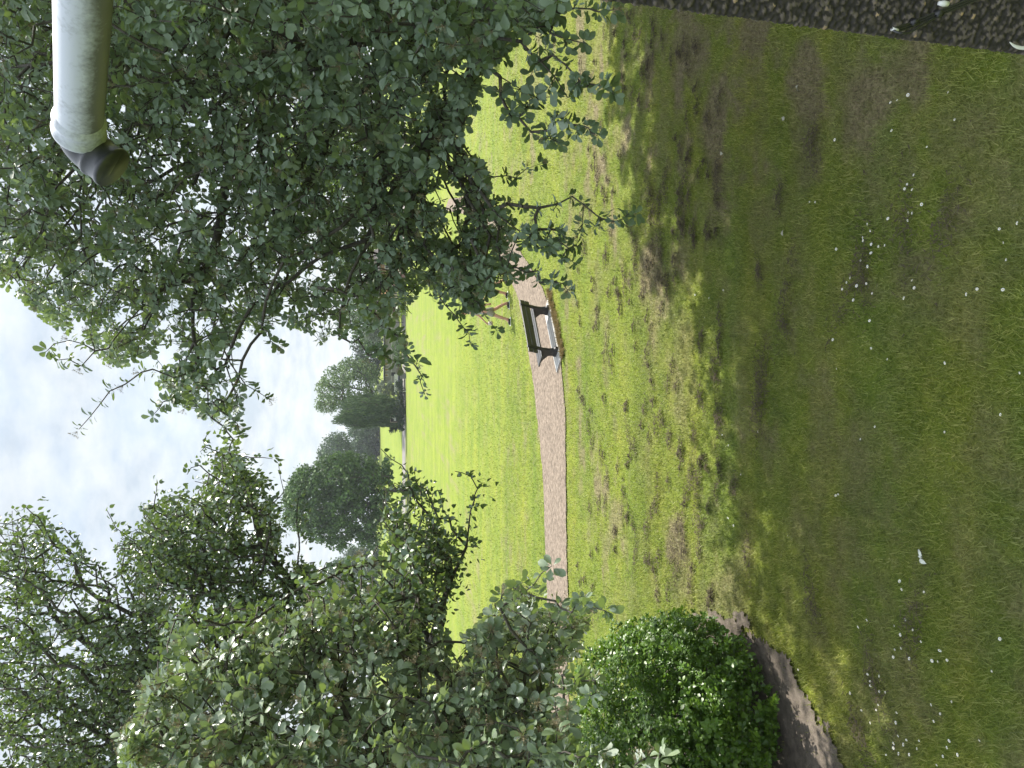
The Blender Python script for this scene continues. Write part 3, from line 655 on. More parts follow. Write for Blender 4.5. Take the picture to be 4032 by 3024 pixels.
# --- rounded evergreen bush on the soil bed
def bush():
    c = np.array([-5.15, 8.9, 0.92]); rad = np.array([1.95, 1.7, 1.12])
    n = 13500; d = norm(rng.normal(0, 1, (n, 3))); k = d[:, 2] > -.75; d = d[k]; n = len(d)
    lump = 1 + .26 * (fbm(d[:, 0] * 2 + d[:, 2], d[:, 1] * 2 - d[:, 2], .9, 3) - .5) * 2
    rr = np.where(rng.random(n) < .62, rng.uniform(.93, 1.04, n), rng.uniform(.55, .93, n)) * lump
    box = 1 / (np.abs(d)**3.2).sum(1)**(1/3.2); rr = rr * (box * .55 + .45)
    P = c + d * rad * rr[:, None]
    ax = norm(d / rad + np.array([0, 0, .6]) + rng.normal(0, .3, (n, 3)))
    sh = rng.choice(n, 420); extra = []
    for s in sh:
        ln = rng.uniform(.08, .34)
        for t in np.arange(.04, ln, .035): extra.append((P[s] + (ax[s] + np.array([0, 0, .3])) * t, ax[s]))
    P = np.concatenate([P, np.array([e[0] for e in extra])]); ax = np.concatenate([ax, np.array([e[1] for e in extra])])
    k = P[:, 2] > .03; P, ax = P[k], ax[k]
    V, Fc, Rn = rosettes(P, ax, 7, .045, .078, EV_OUT, (25, 80), 1.3)
    b = empty('evergreen_bush', (c[0], c[1], 0)); tag(b, 'rounded glossy green evergreen bush growing on bare brown soil at the left', 'bush')
    child(mesh_obj('leaves', V, Fc, M_bush, None, True, {'rnd': Rn}), b)
    base = np.array([c[0], c[1], 0.0]); seeds = [[base, base + [0, 0, .35]]]
    at = c + norm(rng.normal(0, 1, (420, 3))) * rad * rng.uniform(.4, .92, (420, 1)); at = at[at[:, 2] > .12]
    N, par, tips = grow(seeds, at, .18, .5, .05); V, Fc = skeleton_mesh(N, par, tips, .004, .42, .06)
    child(mesh_obj('stems', V, Fc, M_twig, None, True), b)
bush()

# --- a tree added off the right edge so its crown shades the near lawn
def shade_tree():
    b = np.array([12.5, 15.0, 0.0]); q = norm(rng.normal(0, 1, (6000, 3))) * (rng.random((6000, 1))**.4)
    A = q * np.array([6.4, 5.0, 5.2]) + np.array([12.2, 15.0, 11.2]); A = A[visible_ok(A, [R_POLY])][:2600]
    N, par, tips = grow([[b, b + [0, 0, 2.5], b + [-.2, 0, 5], b + [-.3, .3, 8], b + [-.3, .4, 12]]], A, .5, .3, .04)
    V, Fc = skeleton_mesh(N, par, tips, .006, .45, .28)
    t = empty('broadleaf_tree', b); tag(t, 'tall broadleaf tree added beyond the right edge to shade the near lawn', 'tree')
    child(mesh_obj('branches', V, Fc, M_bark, None, True), t)
    V, Fc, Rn = rosettes(N[tips], axes_for(N, par, tips), 9, .26, .42, WB_OUT)
    child(mesh_obj('leaves', V, Fc, M_pop, None, True, {'rnd': Rn}), t)
shade_tree()

# ---------------------------------------------------------------- far trees and shrubs
def Z4(*p): return [((1100 + a / 3.318) / S, (1300 + b / 3.318) / S) for a, b in p]
def Z5(*p): return [((1100 + a / 3.016) / S, (1750 + b / 3.016) / S) for a, b in p]
def ZP(*p): return [(a / S, b / S) for a, b in p]
def far_mat(name, a, b): return leaf_mat(name, tuple(x * 1.4 for x in a), tuple(x * 1.4 for x in b), tuple(x * 1.1 for x in a), tuple(x * 1.1 for x in b), .6, .25, .3)
M_f = {'round': far_mat('far_leaf_green', (.035, .075, .022), (.09, .15, .045)), 'ash': far_mat('far_leaf_pale', (.07, .12, .05), (.16, .22, .09)),
       'willow': far_mat('far_leaf_willow', (.04, .075, .035), (.10, .15, .06)), 'line': far_mat('far_leaf_blue', (.035, .065, .035), (.08, .125, .06)),
       'grey': far_mat('far_leaf_grey', (.08, .11, .08), (.17, .20, .14)), 'dark': far_mat('far_leaf_dark', (.012, .028, .015), (.04, .065, .03)), 'lime': far_mat('far_leaf_lime', (.10, .17, .02), (.22, .30, .04))}
def far_tree(name, label, cat, poly, Y, T, nclump, mat, base, cr=0.9, ls=0.34, kper=34, droop=False, group=None, trunk_w=.35, hollow=.35, shrub=False):
    p = np.array(poly); x0, x1 = p[:, 0].min(), p[:, 0].max(); y0, y1 = p[:, 1].min(), p[:, 1].max(); yc = (y0 + y1) / 2; xc = (x0 + x1) / 2
    q = []
    while len(q) < nclump:
        x = rng.uniform(x0, x1); y = rng.uniform(y0, y1)
        if not in_poly(x, y, poly)[0]: continue
        e = max(.15, 1 - ((y - yc) / (y1 - y0) * 2)**2 * .9 - ((x - xc) / (x1 - x0) * 2)**2 * .5)
        dd = rng.uniform(-1, 1) * T * math.sqrt(e); c = at_y(x, y, Y + dd); q.append(c)
    C = np.array(q); n = len(C); sz = rng.uniform(.6, 1.25, n)
    g = norm(rng.normal(0, 1, (n, kper, 3))) * (rng.random((n, kper, 1))**.35)
    g *= (cr * sz)[:, None, None] * (np.array([.7, .7, 1.9]) if droop else np.array([1, 1, .72]))
    P = (C[:, None, :] + g).reshape(-1, 3); m_ = len(P); P[:, 2] = np.maximum(P[:, 2], prof(P[:, 1]) + .05)
    d = rng.normal(0, 1, (m_, 3)); d = d * .25 + np.array([0, 0, -1]) if droop else d
    up = rng.normal(0, .7, (m_, 3)) + (g.reshape(-1, 3) if not droop else rng.normal(0, 1, (m_, 3)))
    rnd = np.repeat(rng.random(n), kper) * .5 + rng.random(m_) * .5
    V, Fc, Rn = leaves(P, d, up, rng.uniform(.6, 1.4, m_) * ls * (1.6 if droop else 1), EV_OUT, .1, .1, rnd, .45 if droop else 1.5)
    bx = at_y(base[0], base[1], Y); bx[2] = prof(Y)
    t = empty(name, bx); tag(t, label, cat, group)
    child(mesh_obj('crown' if not shrub else 'leaves', V, Fc, mat, None, False, {'rnd': Rn}), t)
    if not shrub or True:
        cz = C[:, 2].mean(); A = C[rng.choice(n, min(n, 90 if not shrub else 25), False)]
        cen = np.array([bx[0], Y, bx[2]]); hgt = max(.5, (cz - bx[2]))
        N, par, tips = grow([[cen, cen + [0.05, 0, hgt * .35], cen + [0, 0, hgt * .7], cen + [.1, 0, hgt * 1.2]]], A, 1.0 if not shrub else .4, .35, .05)
        V, Fc = skeleton_mesh(N, par, tips, .045 * trunk_w / .35 if not shrub else .012, .48, trunk_w)
        child(mesh_obj('trunk' if not shrub else 'stems', V, Fc, M_bark, None, True), t)
    return t
far_tree('round_tree', 'large round-crowned dark green tree standing alone beside the far field', 'tree',
  Z5((95,520),(130,420),(250,310),(380,260),(470,225),(540,170),(640,130),(760,100),(900,140),(1080,170),(1150,240),(1280,210),(1320,290),(1310,400),(1270,520),(1290,640),(1250,760),(1310,830),(1220,900),(1190,1050),(1180,1160),(1100,1180),(900,1190),(800,1200),(700,1240),(620,1230),(560,1140),(400,1110),(330,1060),(200,990),(70,930),(50,850),(60,700)),
  112, 6.5, 760, M_f['round'], (1560/S, 1935/S), 1.0, .36, 40)
far_tree('ash_tree', 'tall pale green airy tree just behind the weeping willow', 'tree',
  Z4((460,880),(490,700),(510,620),(640,530),(760,440),(900,370),(1100,400),(1250,450),(1290,560),(1250,700),(1330,760),(1300,860),(900,950),(770,1020),(640,1060),(530,1040),(480,960)), 134, 6, 330, M_f['ash'], (1570/S, 1590/S), .85, .30, 30)
far_tree('weeping_willow', 'weeping willow with drooping grey-green curtains at the far field corner', 'tree',
  Z4((740,1220),(790,1150),(860,1060),(830,980),(900,900),(1000,900),(1100,840),(1250,860),(1400,860),(1450,950),(1470,1100),(1500,1220),(1340,1260),(1290,1200),(1200,1250),(950,1260),(840,1190)), 121, 4.5, 420, M_f['willow'], (1585/S, 1625/S), .8, .30, 40, droop=True)
far_tree('broadleaf_tree', 'open-crowned far tree with sky showing between its limbs, left of the willow', 'tree',
  Z4((510,1659),(530,1550),(630,1410),(690,1350),(800,1360),(860,1390),(920,1440),(930,1560),(890,1700),(880,1850),(520,1880)), 236, 8, 170, M_f['line'], (1490/S, 1850/S), 1.7, .55, 34)
far_tree('broadleaf_tree', 'dense blue-green far tree right behind the top of the rising field', 'tree',
  Z4((930,1280),(950,1200),(1290,1180),(1290,1480),(950,1500)), 252, 8, 170, M_f['line'], (1493/S, 1700/S), 1.9, .6, 34, group='trees along the top of the far field')
far_tree('broadleaf_tree', 'dense blue-green far tree close to the round tree, along the field top', 'tree',
  Z4((940,1480),(1290,1450),(1290,1900),(930,1900),(930,1650)), 250, 8, 200, M_f['line'], (1493/S, 1790/S), 1.9, .6, 34, group='trees along the top of the far field')
far_tree('broadleaf_tree', 'grey-green far tree past the round tree, partly behind the pointed leaves', 'tree',
  Z5((740,1310),(850,1230),(1100,1190),(1180,1220),(1180,1560),(660,1560),(620,1450),(700,1380)), 235, 8, 190, M_f['line'], (1493/S, 2180/S), 1.8, .6, 34)
far_tree('broadleaf_tree', 'dark far tree half hidden behind the silvery whitebeam leaves', 'tree',
  Z5((560,1500),(600,1400),(680,1400),(1180,1500),(1180,2300),(600,2300),(480,1900)), 225, 9, 260, M_f['line'], (1493/S, 2330/S), 1.9, .6, 34)
far_tree('broadleaf_tree', 'leafy green tree whose crown rises behind the tiled roof of the brick house', 'tree',
  ZP((1370,1130),(1440,1090),(1500,1120),(1500,1330),(1440,1400),(1400,1330),(1350,1250)), 150, 6, 200, M_f['round'], (1560/S, 1250/S), 1.2, .4, 34)
far_tree('conifer_tree', 'dark evergreen tree behind the flat-roofed bungalow', 'tree',
  ZP((1400,1330),(1500,1330),(1490,1510),(1450,1500),(1390,1440)), 190, 6, 170, M_f['dark'], (1500/S, 1420/S), 1.3, .45, 34)
far_tree('broadleaf_tree', 'green tree to the right of the brick house, glimpsed through whitebeam leaves', 'tree',
  ZP((1250,950),(1300,820),(1420,760),(1540,800),(1560,960),(1480,1080),(1340,1090)), 140, 7, 240, M_f['round'], (1575/S, 900/S), 1.2, .4, 34)
far_tree('broadleaf_tree', 'yellow-green sunlit tree glimpsed between whitebeam branches below the flue', 'tree',
  ZP((1050,620),(1150,420),(1350,380),(1560,450),(1600,640),(1480,760),(1200,760)), 90, 7, 330, M_f['lime'], (1625/S, 560/S), 1.0, .36, 34)
far_tree('broadleaf_tree', 'tall mid-green tree glimpsed at the right edge through whitebeam branches', 'tree',
  ZP((900,150),(1100,-100),(1500,-250),(1660,-100),(1650,300),(1400,420),(1050,350)), 70, 7, 420, M_f['ash'], (1670/S, 60/S), .9, .33, 34)
far_tree('shrub', 'grey-green rounded shrub between the bungalow and the willow', 'shrub',
  ZP((1486,1520),(1510,1500),(1545,1506),(1560,1520),(1556,1556),(1500,1560)), 124, 1.6, 110, M_f['grey'], (1575/S, 1530/S), .42, .17, 34, shrub=True, trunk_w=.08)
far_tree('shrub', 'dense grey-green tree-like shrub touching the end of the tiled roof', 'shrub',
  ZP((1432,1235),(1480,1228),(1520,1240),(1515,1300),(1500,1360),(1440,1330)), 126, 2.2, 150, M_f['grey'], (1578/S, 1270/S), .6, .2, 34, shrub=True, trunk_w=.08)
far_tree('shrub', 'yellow-green shrub in front of the brick house', 'shrub',
  ZP((1562,1150),(1592,1150),(1598,1240),(1570,1245)), 112, 1.2, 70, M_f['lime'], (1600/S, 1195/S), .4, .16, 34, shrub=True, trunk_w=.05)
far_tree('shrub', 'green shrub beside the grey cabinet in front of the bungalow', 'shrub',
  ZP((1545,1300),(1590,1290),(1598,1400),(1560,1450),(1545,1380)), 115, 1.2, 120, M_f['round'], (1600/S, 1370/S), .4, .16, 34, shrub=True, trunk_w=.05)
far_tree('hedge', 'low dark rough hedge under the willow at the edge of the near field', 'hedge',
  ZP((1562,1500),(1584,1500),(1590,1580),(1592,1690),(1574,1700),(1560,1600)), 117, 1.0, 130, M_f['dark'], (1590/S, 1600/S), .4, .16, 34, shrub=True, trunk_w=.05)
far_tree('shrub', 'shadowy dark shrub mass beneath the willow behind the notice board', 'shrub',
  ZP((1535,1570),(1576,1565),(1580,1690),(1536,1700)), 123, 1.2, 150, M_f['dark'], (1580/S, 1640/S), .45, .18, 34, shrub=True, trunk_w=.05)
far_tree('shrub', 'dark green shrub on the near lawn glimpsed under whitebeam leaves at the right edge', 'shrub',
  ZP((1800,60),(1850,20),(1940,60),(1965,140),(1950,240),(1880,260),(1815,200)), 29, .8, 170, M_f['dark'], (1962/S, 150/S), .25, .09, 34, shrub=True, trunk_w=.05)
far_tree('shrub', 'yellow-green shrub beside the dark one, glimpsed under whitebeam leaves at the right edge', 'shrub',
  ZP((1760,-80),(1850,-120),(1960,-100),(1975,30),(1900,60),(1800,60)), 28, .9, 170, M_f['lime'], (1968/S, -30/S), .28, .1, 34, shrub=True, trunk_w=.05)

# ---------------------------------------------------------------- houses
M_brick = simple('brick_wall', (.20, .11, .075), .9, col2=(.30, .18, .13), nscale=6, bump=.3)
M_tile = simple('roof_tiles', (.09, .075, .07), .85, col2=(.16, .13, .12), nscale=3)
M_orange = simple('orange_tiles', (.36, .17, .08), .85, col2=(.46, .24, .12), nscale=3)
M_white = simple('white_paint', (.62, .62, .60), .5, noise=.06)
M_render_ = simple('grey_render', (.26, .25, .235), .9, col2=(.34, .33, .31), nscale=1.5)
M_dark = simple('dark_trim', (.03, .03, .032), .6, noise=.2)
M_glass = simple('window_glass', (.03, .035, .04), .12, noise=.1)
M_blind = simple('tan_blind', (.36, .24, .13), .8, noise=.12)
M_timber = simple('pale_timber', (.36, .30, .22), .8, noise=.15)
def PX(xp, yp, Y): return at_y(xp / S, yp / S, Y)
def bungalow():
    Y = 135; a = PX(1511, 1508, Y); b = PX(1511, 1245, Y); zt = a[2]; zb = prof(Y)
    t = empty('bungalow', ((a[0] + b[0]) / 2, Y, zb)); tag(t, 'flat-roofed grey bungalow with tan blinds in its windows', 'house')
    def C_(o): return child(o, t)
    C_(MB().box(a[0], Y, zb - .3, b[0], Y + 8, zt - .25).build('wall', M_render_))
    C_(MB().box(a[0] - .3, Y - .35, zt - .25, b[0] + .3, Y + 8.3, zt).build('roof', M_dark))
    for y0, y1 in ((1462, 1450), (1484, 1472), (1440, 1428), (1418, 1404)):
        p, q_ = PX(1529, y0, Y), PX(1515, y1, Y)
        w = C_(MB().box(p[0], Y - .06, p[2], q_[0], Y + .02, q_[2]).build('window', M_white))
        for nm_, mt, e, yy in (('blind', M_blind, .1, -.075),):
            o = MB().box(p[0] + e, Y + yy, p[2] + e, q_[0] - e, Y - .062, q_[2] - e).build(nm_, mt); o.parent = w
    p, q_ = PX(1556, 1480, Y), PX(1541, 1466, Y); C_(MB().box(p[0], Y - .05, p[2], q_[0], Y + .02, q_[2]).build('door', M_dark))
    p, q_ = PX(1531, 1302, Y), PX(1513, 1262, Y); C_(MB().box(p[0], Y - .07, p[2], q_[0], Y + .02, q_[2]).build('garage_door', simple('rusty_panel', (.32, .17, .11), .8, col2=(.45, .36, .3), nscale=3)))
    p, q_ = PX(1543, 1508, Y), PX(1541, 1245, Y); C_(MB().box(p[0] - .02, Y - .04, p[2], q_[0], Y + .02, q_[2]).build('string_course', M_white))
bungalow()
def brick_house():
    Y = 124; a = PX(1495, 1226, Y); b = PX(1495, 985, Y); zr = PX(1437, 1200, Y)[2] - .2; ze = a[2]; zb = prof(Y)
    t = empty('brick_house', ((a[0] + b[0]) / 2, Y, zb)); tag(t, 'brown brick house with dark tiled roof and an orange tiled porch', 'house')
    C_ = lambda o: child(o, t)
    C_(MB().box(a[0] + .15, Y, zb - .3, b[0], Y + 8, ze).build('wall', M_brick))
    rp = [(Y - .5, ze - .05), (Y + 4, zr), (Y + 8.5, ze - .05), (Y + 8.5, ze + .12), (Y + 4, zr + .2), (Y - .5, ze + .12)]
    r = C_(MB().prism(rp, a[0] - .1, b[0] + .2).build('roof', M_tile))
    ch = MB().box(b[0] - 3, Y + 3.6, zr - .5, b[0] - 2.2, Y + 4.5, zr + 1.2).build('chimney', M_brick); ch.parent = r
    mb = MB()
    for k in range(11):
        f_ = (k + .5) / 11; mb.box(a[0] - .1, Y - .5 + 4.5 * f_ - .03, ze + .12 + (zr + .08 - ze) * f_ - .02, b[0] + .2, Y - .5 + 4.5 * f_ + .03, ze + .16 + (zr + .08 - ze) * f_ + .03)
    tr = mb.build('tile_courses', M_dark); tr.parent = r
    C_(MB().prism([(p[0] - .02, p[1] - .02) for p in rp[:3]] + [(rp[3][0], rp[3][1] + .05), (rp[4][0], rp[4][1] + .08), (rp[5][0], rp[5][1] + .05)], a[0] - .28, a[0] - .11).build('verge', M_white))
    p, q_ = PX(1531, 1211, Y - 2.5), PX(1494, 1150, Y)
    C_(MB().add([(p[0], Y - 2.5, p[2]), (q_[0], Y - 2.5, p[2]), (q_[0], Y - .02, q_[2]), (p[0] + .7, Y - .02, q_[2]), (p[0], Y - 2.5, p[2] - .15), (q_[0], Y - 2.5, p[2] - .15), (q_[0], Y - .02, p[2] - .15), (p[0], Y - .02, p[2] - .15)],
       [(0,1,2,3),(4,7,6,5),(0,4,5,1),(0,3,7,4),(1,5,6,2),(3,2,6,7)]).build('porch_roof', M_orange))
    C_(MB().box(p[0] - .05, Y - 2.62, p[2] - .2, q_[0] + .05, Y - 2.51, p[2] + .08).build('fascia', M_white))
    pw = C_(MB().box(p[0] + .2, Y - 2.3, zb, q_[0] - .2, Y - .01, p[2] - .16).build('porch', M_glass))
    for k in range(6):
        x = p[0] + .25 + k * (q_[0] - p[0] - .6) / 5
        o = MB().box(x, Y - 2.36, zb, x + .2, Y - 2.302, p[2] - .21).build('porch_post', M_timber); o.parent = t; o.matrix_parent_inverse = Matrix.Translation(-Vector(t.location))
    for (x0, y0, x1, y1) in ((1533, 1103, 1521, 1090), (1533, 1060, 1515, 1035), (1560, 1060, 1542, 1035)):
        p, q_ = PX(x0, y0, Y), PX(x1, y1, Y); w = C_(MB().box(p[0], Y - .05, p[2], q_[0], Y + .02, q_[2]).build('window', M_white))
        o = MB().box(p[0] + .08, Y - .065, p[2] + .08, q_[0] - .08, Y - .052, q_[2] - .08).build('pane', M_glass); o.parent = w
    p, q_ = PX(1560, 1127, Y), PX(1515, 1124, Y); C_(MB().tube([(p[0], Y - .08, p[2]), (p[0], Y - .08, q_[2])], .07, 8).build('downpipe', M_white))
brick_house()

# lattice fence, cabinet, car, notice board at the far edge
def lattice():
    Y = 120.5; a = PX(1566, 1541, Y); b = PX(1553, 1476, Y); t = empty('lattice_fence', ((a[0]+b[0])/2, Y, prof(Y))); tag(t, 'white lattice fence panel in front of the bungalow', 'fence')
    fr = MB(); z0, z1 = a[2], b[2]; fr.box(a[0], Y-.03, z0, b[0], Y+.03, z0+.07); fr.box(a[0], Y-.03, z1-.07, b[0], Y+.03, z1); child(fr.build('frame', M_white), t)
    lat = MB(); n = 16
    for k in range(n + 1):
        x = a[0] + (b[0]-a[0]) * k / n; lat.box(x-.045, Y-.02, z0, x+.045, Y-.005, z1)
    for k in range(1, 4):
        z = z0 + (z1-z0) * k / 4; lat.box(a[0], Y-.004, z-.035, b[0], Y+.01, z+.035)
    child(lat.build('slats', M_white), t)
    ps = MB(); 
    for x in (a[0], b[0]): child(MB().box(x-.06, Y-.06, prof(Y)-.1, x+.06, Y+.06, z1+.05).build('post', M_white), t)
lattice()
def cabinet():
    Y = 116; a = PX(1591, 1491, Y); b = PX(1577, 1471, Y); t = empty('utility_cabinet', ((a[0]+b[0])/2, Y, 0)); tag(t, 'small grey metal utility cabinet at the far edge of the lawn', 'cabinet')
    M = simple('grey_metal', (.12, .12, .13), .5, noise=.1); w = (b[0]-a[0])/2; h = b[2]
    MBx = MB().box(-w, -.2, 0, w, .2, h - .05); o = MBx.build('body', M, t, bevel=.01)
    MB().box(-w-.03, -.23, h-.05, w+.03, .23, h).build('lid', M, t)
    MB().box(-.01, -.212, .1, .01, -.2, h-.1).build('door_gap', M_dark, t)
cabinet()
def car():
    Y = 124.5; c = PX(1560, 1512, Y); t = empty('parked_car', (c[0], Y, prof(Y) + .04), 0); tag(t, 'dark car parked behind the white lattice fence', 'car')
    Mc = simple('dark_car_paint', (.02, .022, .026), .25, noise=.1); Mt = simple('tyre', (.015, .015, .015), .9, noise=.2); Mr = simple('wheel_rim', (.35, .35, .36), .35, noise=.1, metallic=.8)
    body = [(-2.1,.35),(-2.12,.62),(-1.95,.82),(-1.1,.92),(-.55,1.36),(.75,1.42),(1.5,.98),(2.0,.92),(2.1,.6),(2.08,.35)]
    n = len(body); V = [(x, -.85 if z < 1 else -.68, z) for x, z in body] + [(x, .85 if z < 1 else .68, z) for x, z in body]
    MB().add(V, [tuple(range(n)), tuple(range(n, 2*n))[::-1]] + [(i, n+i, n+(i+1) % n, (i+1) % n) for i in range(n)]).build('body', Mc, t, bevel=.04)
    for s in (-1, 1):
        MB().add([(-1.0, s*.84, .95), (-.5, s*.72, 1.31), (.7, s*.70, 1.36), (1.35, s*.83, .98), (-1.0, s*.87, .95), (-.5, s*.745, 1.31), (.7, s*.725, 1.36), (1.35, s*.86, .98)], [(0,1,2,3),(7,6,5,4),(0,4,5,1),(1,5,6,2),(2,6,7,3),(3,7,4,0)]).build('side_window', M_glass, t)
        for x in (-1.3, 1.3):
            w = MB().tube([(x, s*.72, .32), (x, s*.9, .32)], .32, 18).build('wheel', Mt, t)
            MB().tube([(x, s*.9, .32), (x, s*.915, .32)], .19, 14).build('rim', Mr, w)
    for y in (-.6, .6): MB().box(-2.16, y-.16, .6, -2.08, y+.16, .74).build('headlight', M_white, t, bevel=.02)
car()
def board():
    Y = 118.5; a = PX(1563, 1662, Y); b = PX(1538, 1631, Y); t = empty('notice_board', ((a[0]+b[0])/2, Y, 0)); tag(t, 'dark notice board with a white shape on it under the willow', 'sign')
    w = (b[0]-a[0])/2; z0, z1 = a[2], b[2]
    MB().box(-w, -.03, z0, w, .03, z1).build('panel', M_dark, t)
    for s in (-1, 1): MB().box(s*w-.05, -.05, 0, s*w+.05, .05, z1+.1).build('post', M_timber, t)
    MB().box(-w, -.05, z1, w, .05, z1+.08).build('top_rail', M_timber, t)
    h = z1 - z0
    MB().add([(x*w, -.045, z0+z*h) for x, z in ((-.7,.15),(.3,.15),(.45,.4),(.1,.42),(.25,.85),(-.05,.7),(-.3,.45),(-.65,.5))], [tuple(range(8))]).build('white_shape', M_white, t)
board()

# ---------------------------------------------------------------- bench on its slab
M_plank = simple('dark_recycled_plank', (.028, .027, .026), .38, col2=(.05, .048, .045), nscale=40, bump=.15)
M_cast = simple('cast_frame', (.018, .018, .018), .42, noise=.3, nscale=20)
M_conc = simple('concrete', (.36, .35, .33), .9, col2=(.5, .49, .46), nscale=25, bump=.3)
fl, frr = gnd(2200/S, 1385/S), gnd(2166/S, 1222/S)
bc = (fl + frr) / 2; ang = math.atan2(frr[1]-fl[1], frr[0]-fl[0]); hb = np.linalg.norm(frr - fl) / 2
print('bench', bc, math.degrees(ang), hb*2)
slab = MB().box(-1.12, -.26, -.02, 1.1, .42, .045).build('bench_slab', M_conc, bevel=.012); slab.location = (bc[0], bc[1], 0); slab.rotation_euler = (0, 0, ang)
tag(slab, 'pale concrete slab under the bench', 'slab')
def bench():
    t = empty('park_bench', (bc[0], bc[1], .045), ang); tag(t, 'dark slatted park bench seen from behind beside the path', 'bench')
    Lh = hb + .17
    for k, y in enumerate((.0, .15, .30)):
        MB().box(-Lh, y - .02, .40 + .006*k, Lh, y + .115, .44 + .006*k).build('seat_slat', M_plank, t, bevel=.008)
    for k in range(2):
        z0 = .555 + k*.134; y = -.13 - k*.04; pl = MB().box(-Lh, -.02, 0, Lh, .02, .128).build('back_slat', M_plank, t, bevel=.008)
        pl.location = (0, y, z0); pl.rotation_euler = (R_(14), 0, 0)
        for x in (-.08, .08):
            pass
    for s in (-1, 1):
        x = s * hb
        out = [(-.17,0),(-.17,.07),(-.12,.11),(-.10,.22),(-.13,.40),(-.17,.52),(-.235,.76),(-.225,.82),(-.195,.835),(-.165,.80),(-.105,.55),(-.06,.43),(.30,.40),(.44,.42),(.45,.38),(.30,.33),(.14,.22),(.13,.11),(.17,.07),(.17,0)]
        f = MB().prism(out, x - .035, x + .035).build('side_frame', M_cast, t, bevel=.012)
        bm = bmesh.new(); bm.from_mesh(f.data); bmesh.ops.triangulate(bm, faces=[fa for fa in bm.faces if len(fa.verts) > 4]); bm.to_mesh(f.data); bm.free()
        sl = MB().tube([(x - .04, .02, .13), (x + .04, .02, .13)], .035, 16).build('hole_ring', M_plank, f)
        sl.scale = (1, 1, 1)
        for y, z in ((-.15, .62), (-.19, .76)): MB().tube([(x, y - .03, z), (x, y - .055, z)], .012, 8).build('bolt', M_cast, f)
    MB().box(-.02, -.165, .55, .02, -.15, .83).build('back_strap', M_cast, t)
bench()
def dry_fringe():
    n = 5200; t = rng.uniform(-1.25, 1.2, n); yl = -.30 - np.abs(rng.normal(0, .10, n)) * (.35 + 1.3 * vnoise(t * 3, t * 0, .35)) + .03 * np.sin(t * 9)
    x = bc[0] + t * math.cos(ang) - yl * math.sin(ang); y = bc[1] + t * math.sin(ang) + yl * math.cos(ang)
    th = rng.uniform(0, 6.28, n); ln = rng.uniform(.05, .15, n); le = rng.uniform(.3, 1.3, n)
    d = np.stack([np.cos(th)*np.sin(le), np.sin(th)*np.sin(le), np.cos(le)], 1) * ln[:, None]; s = np.stack([-np.sin(th), np.cos(th), 0*th], 1) * .006
    b = np.stack([x, y, np.full(n, .03)], 1); V = np.stack([b - s, b + s, b + d], 1).reshape(-1, 3)
    mt = leaf_mat('dry_grass_blade', (.16, .11, .055), (.38, .30, .16), (.26, .2, .1), (.26, .2, .08), .8, .3, .1)
    tag(mesh_obj('dry_grass', V, np.arange(3*n).reshape(-1, 3), mt, attrs={'rnd': np.repeat(rng.random(n), 3)}), 'orange-brown dry grass fringe along the near edge of the bench slab', 'grass', kind='stuff')
dry_fringe()

# ---------------------------------------------------------------- people on the far side of the path
def skinned(name, joints, bones, mat, parent, root=0, sub=2, smooth=True):
    """joints {key:(pos, rx, ry)}; connected edges grown with the Skin modifier"""
    keys = list(joints); ix = {k: i for i, k in enumerate(keys)}
    me = bpy.data.meshes.new(name); me.from_pydata([joints[k][0] for k in keys], [(ix[a], ix[b]) for a, b in bones], []); me.update()
    o = link(bpy.data.objects.new(name, me), parent); me.materials.append(mat)
    md = o.modifiers.new('skin', 'SKIN'); md.use_smooth_shade = True
    sv = me.skin_vertices[0].data
    for k in keys: r = joints[k]; sv[ix[k]].radius = (r[1], r[2] if len(r) > 2 else r[1])
    sv[root].use_root = True
    ss = o.modifiers.new('sub', 'SUBSURF'); ss.levels = sub; ss.render_levels = sub
    return o
M_skin = simple('skin', (.52, .29, .21), .5, noise=.06); M_black = simple('black_cloth', (.012, .012, .014), .75, noise=.2)
M_khaki = simple('khaki_cloth', (.25, .24, .19), .85, noise=.12, nscale=12); M_navy = simple('navy_cloth', (.02, .025, .045), .85, noise=.2)
M_tee = simple('grey_tee', (.30, .32, .33), .85, noise=.08); M_hair = simple('brown_hair', (.10, .055, .03), .7, noise=.3, nscale=60)
M_tee2 = simple('navy_tee', (.03, .04, .08), .85, noise=.15); M_eye = simple('eye', (.05, .04, .03), .2, noise=.1)
